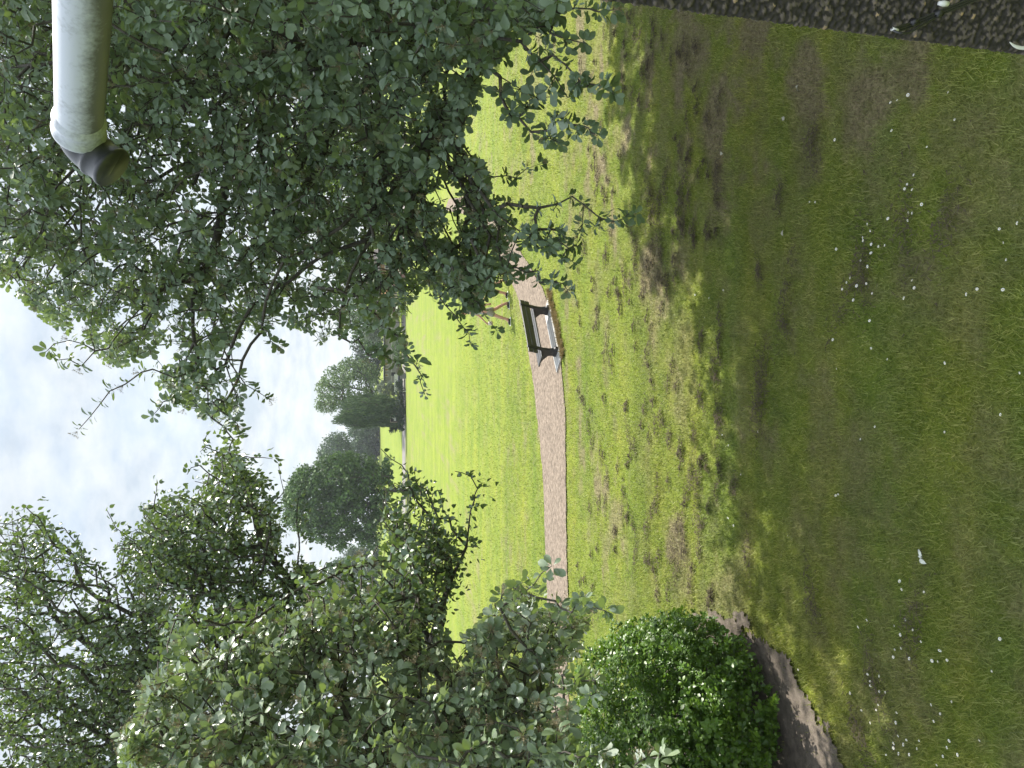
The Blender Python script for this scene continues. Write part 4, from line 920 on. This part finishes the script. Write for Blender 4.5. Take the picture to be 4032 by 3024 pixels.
def person(loc, rz, h, stride, shorts, tee, hair, label, arm_fwd=.3):
    """faces local +x; y is left"""
    t = empty('person', loc, rz); tag(t, label, 'person'); k = h / 1.72; J = {}; B = []
    def j(n, x, y, z, rx, ry=None): J[n] = ((x*k, y*k, z*k), rx*k, (ry or rx)*k)
    j('pel', 0, 0, .93, .135, .105); j('waist', .01, 0, 1.06, .125, .095); j('chest', .02, 0, 1.26, .15, .11); j('shc', .02, 0, 1.38, .12, .09)
    j('neck', .035, 0, 1.46, .05); j('jaw', .06, 0, 1.54, .065, .062); j('head', .055, 0, 1.62, .085, .078); j('crown', .05, 0, 1.68, .065)
    j('nose', .155, 0, 1.595, .012)
    B += [('pel','waist'),('waist','chest'),('chest','shc'),('shc','neck'),('neck','jaw'),('jaw','head'),('head','crown'),('head','nose')]
    for s, n, st, af in ((1, 'L', stride, -arm_fwd), (-1, 'R', -stride, arm_fwd)):
        j('hip'+n, 0, .09*s, .88, .10); kx = .22*st + .03; j('kn'+n, kx, .10*s, .50, .066); ax_ = .46*st - (.05 if st < 0 else 0)
        j('calf'+n, (kx*.6+ax_*.4), .10*s, .36, .066); j('an'+n, ax_, .10*s, .10, .042); j('heel'+n, ax_-.03, .10*s, .04, .035); j('toe'+n, ax_+.17, .11*s, .03, .03)
        B += [('pel','hip'+n),('hip'+n,'kn'+n),('kn'+n,'calf'+n),('calf'+n,'an'+n),('an'+n,'heel'+n),('an'+n,'toe'+n)]
        j('sh'+n, .02, .19*s, 1.37, .055); j('el'+n, .02+af*.25, .235*s, 1.10, .041); j('wr'+n, .06+af*.75, .23*s, .88, .026); j('pa'+n, .08+af*.9, .23*s, .80, .034, .016)
        B += [('shc','sh'+n),('sh'+n,'el'+n),('el'+n,'wr'+n),('wr'+n,'pa'+n)]
        for q, (fx, fl_) in enumerate(((.028,.070),(.010,.080),(-.010,.075),(-.027,.060))):
            px_, pz_ = J['pa'+n][0][0]/k, J['pa'+n][0][2]/k
            j(f'f{q}a'+n, px_+fx, .23*s, pz_-.035, .0095); j(f'f{q}b'+n, px_+fx+.004, (.23-.006)*s, pz_-.035-fl_*.5, .0085); j(f'f{q}c'+n, px_+fx, (.23-.02)*s, pz_-.035-fl_, .007)
            B += [('pa'+n, f'f{q}a'+n),(f'f{q}a'+n, f'f{q}b'+n),(f'f{q}b'+n, f'f{q}c'+n)]
        j('tha'+n, px_+.045, (.23-.01)*s, pz_-.005, .011); j('thb'+n, px_+.06, (.23-.018)*s, pz_-.045, .009); B += [('pa'+n,'tha'+n),('tha'+n,'thb'+n)]
    body = skinned('body', J, B, M_skin, t)
    def sub(names, bones, f, add=0.0):
        return {n: (J[n][0], J[n][1]*f+add, J[n][2]*f+add) for n in names}, bones
    q, b = sub(['waist','chest','shc','shL','shR','elL','elR'], [('waist','chest'),('chest','shc'),('shc','shL'),('shc','shR')], 1.0, .016*k)
    for n in 'LR':
        q.pop('el'+n); a0 = np.array(J['sh'+n][0]); e0 = np.array(J['el'+n][0]); q['sl'+n] = (tuple(a0*.35+e0*.65), .062*k, .062*k); b.append(('sh'+n,'sl'+n))
    q['hem'] = ((0, 0, .95*k), .155*k, .125*k); b.append(('hem','waist')); skinned('t_shirt', q, b, tee, t)
    q, b = sub(['pel','hipL','hipR'], [('pel','hipL'),('pel','hipR')], 1.0, .018*k)
    for n in 'LR':
        a0 = np.array(J['hip'+n][0]); e0 = np.array(J['kn'+n][0]); q['sm'+n] = (tuple(a0*.5+e0*.5), .118*k, .122*k); q['se'+n] = (tuple(a0*.12+e0*.88), .108*k, .112*k); b += [('hip'+n,'sm'+n),('sm'+n,'se'+n)]
    q['wb'] = ((0.005, 0, 1.0*k), .14*k, .11*k); b.append(('pel','wb')); skinned('shorts', q, b, shorts, t)
    for n in 'LR':
        a0 = np.array(J['an'+n][0]); c0 = np.array(J['calf'+n][0])
        skinned('sock', {'a': (tuple(a0), .045*k, .045*k), 'b': (tuple(a0*.62+c0*.38), .048*k, .048*k)}, [('a','b')], M_black, t, sub=1)
        he, to = np.array(J['heel'+n][0]), np.array(J['toe'+n][0])
        sh = skinned('shoe', {'h': (tuple(he+np.array([-.01,0,.015])*k), .05*k, .048*k), 'm': (tuple((he+to)/2+np.array([0,0,.025])*k), .05*k, .045*k), 't': (tuple(to+np.array([.03,0,.008])*k), .042*k, .032*k)}, [('h','m'),('m','t')], M_black, t)
        so = MB().box(he[0]-.055*k, he[1]-.048*k, -.012, to[0]+.06*k, he[1]+.052*k, .016*k).build('sole', M_white, sh, bevel=.008)
    hp = np.array(J['head'][0])
    skinned('hair', {'a': (tuple(hp+np.array([-.03,0,.03])*k), .088*k, .088*k), 'b': (tuple(hp+np.array([-.015,0,.07])*k), .08*k, .078*k), 'c': (tuple(hp+np.array([.045,0,.085])*k), .05*k, .06*k), 'd': (tuple(hp+np.array([-.055,0,-.03])*k), .06*k, .066*k)}, [('a','b'),('b','c'),('a','d')], hair, t)
    for s in (-1, 1):
        MB().tube([tuple(hp+np.array([.072,.03*s,.002])*k), tuple(hp+np.array([.084,.03*s,.002])*k)], .011*k, 8).build('eye', M_eye, t)
        MB().tube([tuple(hp+np.array([0,.082*s,-.01])*k), tuple(hp+np.array([-.012,.096*s,-.005])*k)], [.028*k, .022*k], 8).build('ear', M_skin, t)
    MB().box(hp[0]+.072*k, -.022*k, hp[2]-.062*k, hp[0]+.086*k, .022*k, hp[2]-.054*k).build('mouth', simple('lips', (.35,.14,.12), .5, noise=.1), t)
    return t, J, k
f1, f2 = gnd(2010/S, 1262/S), gnd(2008/S, 1205/S)
pc_ = (f1 + f2) / 2
pr, PJ, pk = person((pc_[0] + .05, pc_[1], 0.01), R_(182), 1.72, .62, M_khaki, M_tee, M_hair, 'person in khaki shorts and black socks walking left behind the bench', .35)
bagp = np.array(PJ['paR'][0]); cth = np.array([math.cos(R_(182)), math.sin(R_(182))])
bw = (pc_[0] + .05 + bagp[0]*cth[0] - bagp[1]*cth[1], pc_[1] + bagp[0]*cth[1] + bagp[1]*cth[0], bagp[2] - .02)
bg_ = MB(); 
bgo = MB().tube([(0,0,-.20),(0,0,-.17),(0.005,0,-.10),(0,0,-.03),(0,0,0.0)], [.03,.07,.08,.05,.012], 10).build('carrier_bag', simple('white_plastic', (.7,.68,.66), .4, col2=(.45,.3,.22), nscale=22, bump=.5), smooth=True)
bgo.location = bw; tag(bgo, 'small white and brown bag held by the person in khaki shorts', 'bag')
f3 = gnd(2000/S, 1130/S)
person((f3[0], f3[1], .01), R_(165), 1.62, .5, M_navy, M_tee2, M_hair, 'person in navy shorts mostly hidden by leaves behind the first walker', .55)

# ---------------------------------------------------------------- white flue pipe with dark elbow
def grime(name, base, dirt, rough, amt=.55):
    mt, n, l, out = nm(name); p = n.new('ShaderNodeBsdfPrincipled'); l.new(p.outputs[0], out.inputs[0]); p.inputs['Roughness'].default_value = rough
    tcx = n.new('ShaderNodeTexCoord'); a = n.new('ShaderNodeTexNoise'); a.inputs['Scale'].default_value = 9; a.inputs['Detail'].default_value = 10; a.inputs['Roughness'].default_value = .75
    b = n.new('ShaderNodeTexNoise'); b.inputs['Scale'].default_value = 120; b.inputs['Detail'].default_value = 4
    l.new(tcx.outputs['Object'], a.inputs['Vector']); l.new(tcx.outputs['Object'], b.inputs['Vector'])
    ad = n.new('ShaderNodeMath'); ad.operation = 'ADD'; l.new(a.outputs['Fac'], ad.inputs[0]); mu = n.new('ShaderNodeMath'); mu.operation = 'MULTIPLY'; mu.inputs[1].default_value = .35; l.new(b.outputs['Fac'], mu.inputs[0]); l.new(mu.outputs[0], ad.inputs[1])
    wv = n.new('ShaderNodeAttribute'); wv.attribute_name = 'dirt'; ad2 = n.new('ShaderNodeMath'); ad2.operation = 'ADD'; l.new(ad.outputs[0], ad2.inputs[0]); l.new(wv.outputs['Fac'], ad2.inputs[1])
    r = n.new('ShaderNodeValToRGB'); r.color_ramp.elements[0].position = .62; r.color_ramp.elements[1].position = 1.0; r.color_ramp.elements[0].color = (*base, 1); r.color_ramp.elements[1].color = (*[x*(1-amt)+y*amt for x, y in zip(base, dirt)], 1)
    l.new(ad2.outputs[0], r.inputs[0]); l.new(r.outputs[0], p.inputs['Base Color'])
    bp = n.new('ShaderNodeBump'); bp.inputs['Strength'].default_value = .15; bp.inputs['Distance'].default_value = .002; l.new(b.outputs['Fac'], bp.inputs['Height']); l.new(bp.outputs[0], p.inputs['Normal'])
    return mt
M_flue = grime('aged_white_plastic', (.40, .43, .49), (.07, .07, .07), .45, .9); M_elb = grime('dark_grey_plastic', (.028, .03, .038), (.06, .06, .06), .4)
def flue():
    A, Bp = Vector(pt(182, -90, 1.32)), Vector(pt(171, 285, 1.76)); ax = (Bp - A).normalized(); r = .0505
    t = empty('flue_pipe', A); tag(t, 'white round flue pipe with a dark grey elbow jutting out at the top right', 'pipe')
    C_ = lambda o: child(o, t)
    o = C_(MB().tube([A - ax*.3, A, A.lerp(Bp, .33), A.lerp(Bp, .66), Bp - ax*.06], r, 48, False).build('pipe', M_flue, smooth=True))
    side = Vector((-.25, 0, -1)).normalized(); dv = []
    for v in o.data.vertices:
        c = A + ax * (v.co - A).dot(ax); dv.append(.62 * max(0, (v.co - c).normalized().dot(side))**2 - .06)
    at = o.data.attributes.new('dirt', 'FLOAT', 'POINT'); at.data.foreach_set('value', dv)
    C_(MB().tube([Bp - ax*.066, Bp - ax*.06, Bp - ax*.05, Bp - ax*.042, Bp - ax*.034, Bp - ax*.028, Bp - ax*.012, Bp - ax*.008, Bp, Bp + ax*.004], [r, r*1.05, r*1.13, r*1.13, r*1.03, r*1.09, r*1.09, r*1.16, r*1.16, r*1.0], 48, False).build('collar', M_flue, smooth=True))
    view = Vector(F); dn = Vector((-.62, -.05, -.80)); dn = (dn - ax * dn.dot(ax)).normalized(); pts = []; R0 = .034
    c0 = Bp + ax*.006
    for i in range(9):
        th = R_(98) * i / 8; pts.append(c0 + ax * (R0 * math.sin(th)) + dn * (R0 * (1 - math.cos(th))))
    e = (ax * math.cos(R_(98)) + dn * math.sin(R_(98))).normalized(); end = pts[-1]
    rr = [r*.96] * 9; pts += [end + e*.008, end + e*.012, end + e*.018, end + e*.022, end + e*.046, end + e*.050, end + e*.056, end + e*.062, end + e*.061, end + e*.04, end + e*.0]
    rr += [r*.97, r*1.05, r*1.05, r*.98, r*.98, r*1.05, r*1.07, r*1.02, r*.93, r*.92, r*.9]
    C_(MB().tube(pts, rr, 48, False).build('elbow', M_elb, smooth=True))
    C_(MB().tube([end + e*.018, end + e*.022], r*.915, 32, True).build('opening_shade', M_black))  # black disc stands in for the shade inside the elbow
flue()

# ---------------------------------------------------------------- pebble-dashed corner of the wall at the right
def cellnoise(u, v, sc, sd=0):
    u = u / sc; v = v / sc; ui = np.floor(u).astype(int); vi = np.floor(v).astype(int); best = np.full(u.shape, 9.); val = np.zeros(u.shape)
    for du in (-1, 0, 1):
        for dv in (-1, 0, 1):
            a = ui + du + sd; b = vi + dv; ox = _T[a % 256, b % 256]; oy = _T[(a + 91) % 256, (b + 37) % 256]; hh = _T[(a + 17) % 256, (b + 201) % 256]
            d = np.hypot(ui + du + ox - u, vi + dv + oy - v) / (.55 + .5 * hh); k = d < best; best = np.where(k, d, best); val = np.where(k, hh, val)
    return best, val
def wall():
    e_top = at_y(2607/S, 0, 1.5); e_bot = at_y(4032/S, 187/S, 1.5)
    dz = e_top - e_bot; dirv = dz / dz[2]; base = e_bot - dirv * e_bot[2]; topp = e_bot + dirv * (7.5 - e_bot[2])
    dr = norm(np.array([.80, -.60, 0.0])); nr = np.array([-.60, -.80, 0.0])          # along the face to the right and towards the window; outward normal
    mt, n, l, out = nm('pebbledash'); p = n.new('ShaderNodeBsdfPrincipled'); l.new(p.outputs[0], out.inputs[0]); p.inputs['Roughness'].default_value = .75; p.inputs['Specular IOR Level'].default_value = .35
    at = n.new('ShaderNodeAttribute'); at.attribute_name = 'rnd'; r = n.new('ShaderNodeValToRGB'); el = r.color_ramp.elements
    el[0].color = (.022, .02, .019, 1); el[1].position = .955; el[1].color = (.12, .10, .085, 1)
    a = el.new(.5); a.color = (.04, .034, .03, 1); a = el.new(.978); a.color = (.34, .24, .14, 1)
    l.new(at.outputs['Fac'], r.inputs[0]); l.new(r.outputs[0], p.inputs['Base Color'])
    z0, z1 = 2.4, 4.55
    du = .0032; us = np.arange(-.035, .34, du); vs = np.arange(z0, z1, du); UU, VV = np.meshgrid(us, vs)
    d, hv = cellnoise(UU, VV, .0098); d2, h2 = cellnoise(UU, VV, .0055, 50)
    h = np.clip(1 - d * 1.15, 0, 1)**.6 * (.0045 + .004 * hv) + np.clip(1 - d2, 0, 1) * .0012
    rv = np.where(d < .62, .12 + .86 * hv, .02 + .3 * h2 * 0.3)
    bend = np.clip(-UU / .035, 0, 1)
    cen = base[None, None, :] + dirv[None, None, :] * VV[..., None]
    # rounded outer corner: u<0 wraps round the arris
    rad = .012; th = np.clip(-UU / rad, 0, 1.9)
    bk = norm(np.array([.60, .80, 0.0]))
    pos = cen + np.where((UU >= 0)[..., None], UU[..., None] * dr, -np.sin(th)[..., None] * rad * dr + (1 - np.cos(th))[..., None] * rad * bk + np.maximum(-UU - rad * 1.9, 0)[..., None] * bk)
    nrm = np.where((UU >= 0)[..., None], nr, np.cos(th)[..., None] * nr - np.sin(th)[..., None] * dr)
    pos = pos + nrm * h[..., None]
    ii = np.arange(UU.size).reshape(UU.shape); fc_ = np.stack([ii[:-1, :-1], ii[:-1, 1:], ii[1:, 1:], ii[1:, :-1]], -1).reshape(-1, 4)
    t = empty('pebbledash_wall', (base[0], base[1], 0)); tag(t, 'dark pebble-dashed wall corner of the house at the lower right of the window', 'wall')
    child(mesh_obj('pebble_face', pos.reshape(-1, 3), fc_, mt, None, True, {'rnd': rv.ravel()}), t)
    core = MB(); 
    def pp(u, v, zz): q = base + dirv * zz + dr * u + bk * v; return tuple(q)
    core.add([pp(.006, .008, 0), pp(1.2, .008, 0), pp(1.2, .5, 0), pp(.006, .5, 0), pp(.006, .008, 7.5), pp(1.2, .008, 7.5), pp(1.2, .5, 7.5), pp(.006, .5, 7.5)], [(0,3,2,1),(4,5,6,7),(0,1,5,4),(1,2,6,5),(2,3,7,6),(3,0,4,7)])
    child(core.build('wall_core', simple('dark_render', (.04, .036, .032), .9, noise=.3, nscale=60, bump=.6)), t)
    def onwall(xp, yp, lift=.012):                    # photo pixel -> point on the wall face
        rr = ray(xp/S, yp/S); q0 = base; k = np.dot(q0 + nr * lift - CP, nr) / np.dot(rr, nr); return CP + rr * k
    M_cable = simple('black_cable', (.02, .02, .022), .28, noise=.2)
    for o_, nm_ in ((0, 'a'), (9, 'b'), (17, 'c')):
        P = [onwall(3512 + o_*.3, 112 + o_*.5, .02), onwall(3545, 103 + o_, .018), onwall(3600, 84 + o_, .014), onwall(3690, 46 + o_, .014), onwall(3830, -10 + o_, .014), onwall(3960, -70 + o_, .014)]
        c = MB().tube(dens(np.array(P), 8), .0022, 8).build('cable', M_cable, smooth=True); tag(c, ['upper of the three thin black cables clipped diagonally across the pebble-dashed wall', 'middle one of the three thin black cables on the pebble-dashed wall', 'lowest of the three thin black cables on the pebble-dashed wall'][(o_ > 0) + (o_ > 9)], 'cable', 'black cables on the pebbledash')
    P = [onwall(3512, 118, .02), onwall(3545, 130, .035), onwall(3580, 128, .035), onwall(3620, 105, .03), onwall(3690, 66, .014)]
    lp = MB().tube(dens(np.array(P), 10), .0024, 8).build('cable_loop', M_cable, smooth=True); tag(lp, 'loose black cable loop sagging past the wall corner', 'cable')
    e1 = MB().tube([tuple(onwall(3512, 114, .02)), tuple(onwall(3534, 121, .02))], .0042, 10).build('cable_end', M_white, lp, smooth=True)
    for (xp, yp), lb in zip(((3600, 88), (3696, 54)), ('black cable clip nearest the corner of the pebble-dashed wall', 'black cable clip further in on the pebble-dashed wall')):
        c = Vector(onwall(xp, yp, .014)); nrv = Vector(nr); t2 = Vector((0, 0, 1)); cl = MB().tube([c - nrv*.01, c + nrv*.004, c + nrv*.007], [.008, .008, .005], 12)
        cl.tube([c + t2*.010 + nrv*.001, c - t2*.010 + nrv*.001], .004, 8); tag(cl.build('cable_clip', M_cable, smooth=True), lb, 'clip')
    c = Vector(onwall(3715, 14, .012)); w = MB().tube([c + Vector((0,0,.012)), c, c - Vector((0,0,.011))], [.004, .0065, .005], 12).build('wall_anchor', M_white, smooth=True)
    tag(w, 'small white plastic anchor fixed above the cables on the wall', 'anchor')
    P = dens(np.array([onwall(a_, b_, .02) for a_, b_ in ((3976,166),(3992,179),(4012,187),(4036,189),(4062,180),(4085,160))]), 6); n_ = len(P)
    rr_ = [.0008 + .0032 * math.sin(math.pi * min(.5, i_ / (n_ - 1))) for i_ in range(n_)]
    tag(MB().tube(P, rr_, 10).build('plastic_hook', M_white, smooth=True), 'curved white plastic hook beside the wall in the lower right corner', 'hook')
wall()

# ---------------------------------------------------------------- daisies, fallen leaves, torn paper
D3 = [(1290,875),(1315,872),(1548,965),(1555,993),(1525,1025),(1523,1040),(1555,1057),(1588,1065),(1620,1062),(1548,1103),(1405,1073),(1505,1125),(1540,1150),(1472,1200),(1450,1222),(1428,1252),(1490,1240),(1537,1220),(1558,1270),(1478,1300),(1740,1250),(1705,1293),(1735,1222),(1632,1558),(1545,1388),(1555,1500),(1625,950),(1722,915),(1738,918),(1720,945),(1773,877),(1733,825),(1698,820),(1708,797),(1743,760),(1640,572),(1400,605),(1665,443),(1708,410),(1898,403),(1918,520),(2110,988),(2140,1042),(2150,1122),(2010,1247),(1975,1270),(2120,1252),(2200,965),(1880,1563),(1410,1590),(1390,1470),(835,1375),(790,1270),(855,1290),(915,1250),(1800,638),(1635,452),(2208,1605)]
D4 = [(1572,190),(1512,243),(1412,472),(1398,487),(1878,207),(2122,138),(910,218),(937,268),(1070,205),(995,395),(935,570),(1200,653),(1678,862),(1690,885),(1785,905),(1538,1013),(1500,1045),(1665,1043),(1710,1013),(1740,1068),(1683,1083),(1775,1110),(1655,1140),(1690,1138),(1843,1133),(1650,1180),(1722,1193),(1815,1193),(1850,1200),(1880,1190),(2112,1108),(2080,1235),(1535,1248),(1240,1235),(1600,1268),(1548,1285),(1550,1297),(1592,1330),(1622,1335),(1468,1335),(1590,1385),(1508,1405),(1580,1408),(1665,1410),(1820,1388),(1907,1375),(1860,1433),(1830,1455),(1555,1465),(1665,1465),(1675,1517),(1705,1533),(1650,1570),(1655,1548),(1703,1565),(1760,1537),(1895,1535),(1890,1570),(2030,1530),(1620,1608),(1683,1608),(1725,1605),(1763,1585),(1840,1638),(1870,1610),(1935,1605),(960,610)]
dp = [((2016 + a/1.0972)/S, (b/1.0972)/S) for a, b in D3] + [((2016 + a/1.0972)/S, (1512 + b/1.0972)/S) for a, b in D4]
M_petal = simple('daisy_petal', (.85, .85, .83), .6, noise=.05); M_yel = simple('daisy_centre', (.6, .42, .03), .7, noise=.1); M_stem = simple('daisy_stem', (.08, .14, .03), .7, noise=.1)
def daisy_mesh():
    v = [(0, 0, .052)]; f = []; mi = []
    n = 13
    for i in range(n):
        a = 2*math.pi*i/n; w = .17; b = len(v)
        v += [(.004*math.cos(a-w), .004*math.sin(a-w), .052), (.013*math.cos(a-w), .013*math.sin(a-w), .056), (.0155*math.cos(a), .0155*math.sin(a), .054), (.013*math.cos(a+w), .013*math.sin(a+w), .056), (.004*math.cos(a+w), .004*math.sin(a+w), .052)]
        f.append(tuple(range(b, b+5))); mi.append(0)
    b = len(v); v += [(.0048*math.cos(a), .0048*math.sin(a), .0545) for a in np.linspace(0, 2*math.pi, 9)[:-1]] + [(0, 0, .058)]
    for i in range(8): f.append((b+i, b+(i+1) % 8, b+8)); mi.append(1)
    b = len(v); v += [(.001, 0, 0), (-.001, .001, 0), (-.001, -.001, 0), (.001, 0, .054), (-.001, .001, .054), (-.001, -.001, .054)]
    for i in range(3): f.append((b+i, b+(i+1) % 3, b+3+(i+1) % 3, b+3+i)); mi.append(2)
    o = mesh_obj('daisy', v, f, [M_petal, M_yel, M_stem]); 
    for p_, k in zip(o.data.polygons, mi): p_.material_index = k
    return o
d0 = daisy_mesh(); tag(d0, 'small white daisy with a yellow centre open in the lawn grass', 'daisy', 'daisies scattered over the near lawn')
for i, (x, y) in enumerate(dp):
    o = d0 if i == 0 else d0.copy()
    if i: COL.objects.link(o)
    g = gnd(x, y, .05); sc_ = rng.uniform(.55, 1.0) * (1 + .02 * g[1]); o.location = (g[0], g[1], 0.012); o.scale = (sc_, sc_, rng.uniform(.9, 1.1))
    o.rotation_euler = (rng.normal(0, .18) - .12, rng.normal(0, .18), rng.uniform(0, 6.28))
M_pl = leaf_mat('fallen_leaf', (.30, .29, .22), (.42, .41, .33), (.5, .5, .44), (.2, .2, .1), .6, .1)
for (a, b), lb in zip([(1240,365),(1167,507),(915,665),(1175,1022)], ['pale fallen leaf lying on the brown bare strip of lawn', 'pale fallen leaf on the shaded lawn next to the brown bare strip', 'small pale curled leaf among dark clippings on the shaded lawn', 'thin pale fallen leaf in the middle of the shaded lawn']):
    g = gnd((2016 + a/1.0972)/S, (b/1.0972)/S, .05)
    V, Fc, Rn = leaves(np.array([[g[0], g[1], .06]]), np.array([[rng.normal(), rng.normal(), .1]]), np.array([[0., 0, 1.]]), np.array([.085]), WB_OUT, .2, .4)
    o = mesh_obj('fallen_leaf', V - np.array([g[0], g[1], 0]), Fc, M_pl, None, True, {'rnd': Rn}); o.location = (g[0], g[1], 0); tag(o, lb, 'leaf')
def paper():
    g = gnd(1995, 1205, .05); v = []; f = []
    n = 22; v.append((0, 0, .06))
    for q in (.5, 1.0):
        for i in range(n):
            a = 2*math.pi*i/n; R0 = q * (.036 + .028*math.sin(2*a+.6) + .012*math.sin(5*a)) * rng.uniform(.85, 1.1); v.append((R0*math.cos(a), R0*1.2*math.sin(a), .062 + rng.uniform(-.008, .02)))
    for i in range(n):
        i2 = (i+1) % n; f.append((0, 1+i, 1+i2)); f.append((1+i, 1+n+i, 1+n+i2, 1+i2))
    o = mesh_obj('torn_paper', v, f, simple('paper', (.62, .64, .56), .7, noise=.1), smooth=True); o.location = (g[0], g[1], 0.01)
    s_ = o.modifiers.new('s', 'SOLIDIFY'); s_.thickness = .001; tag(o, 'crumpled torn white paper lying on the nearest part of the lawn', 'litter')
paper()

# ---------------------------------------------------------------- air between the window and the far trees
def haze():
    mt = bpy.data.materials.new('haze'); mt.use_nodes = True; nt = mt.node_tree; nt.nodes.clear()
    out = nt.nodes.new('ShaderNodeOutputMaterial'); v = nt.nodes.new('ShaderNodeVolumePrincipled')
    v.inputs['Color'].default_value = (.86, .92, 1, 1); v.inputs['Density'].default_value = 0.00028; v.inputs['Anisotropy'].default_value = .2
    nt.links.new(v.outputs[0], out.inputs['Volume'])
    o = MB().box(-1600, -60, -1.5, 1600, 2700, 60).build('haze', mt); tag(o, kind='stuff')
haze()
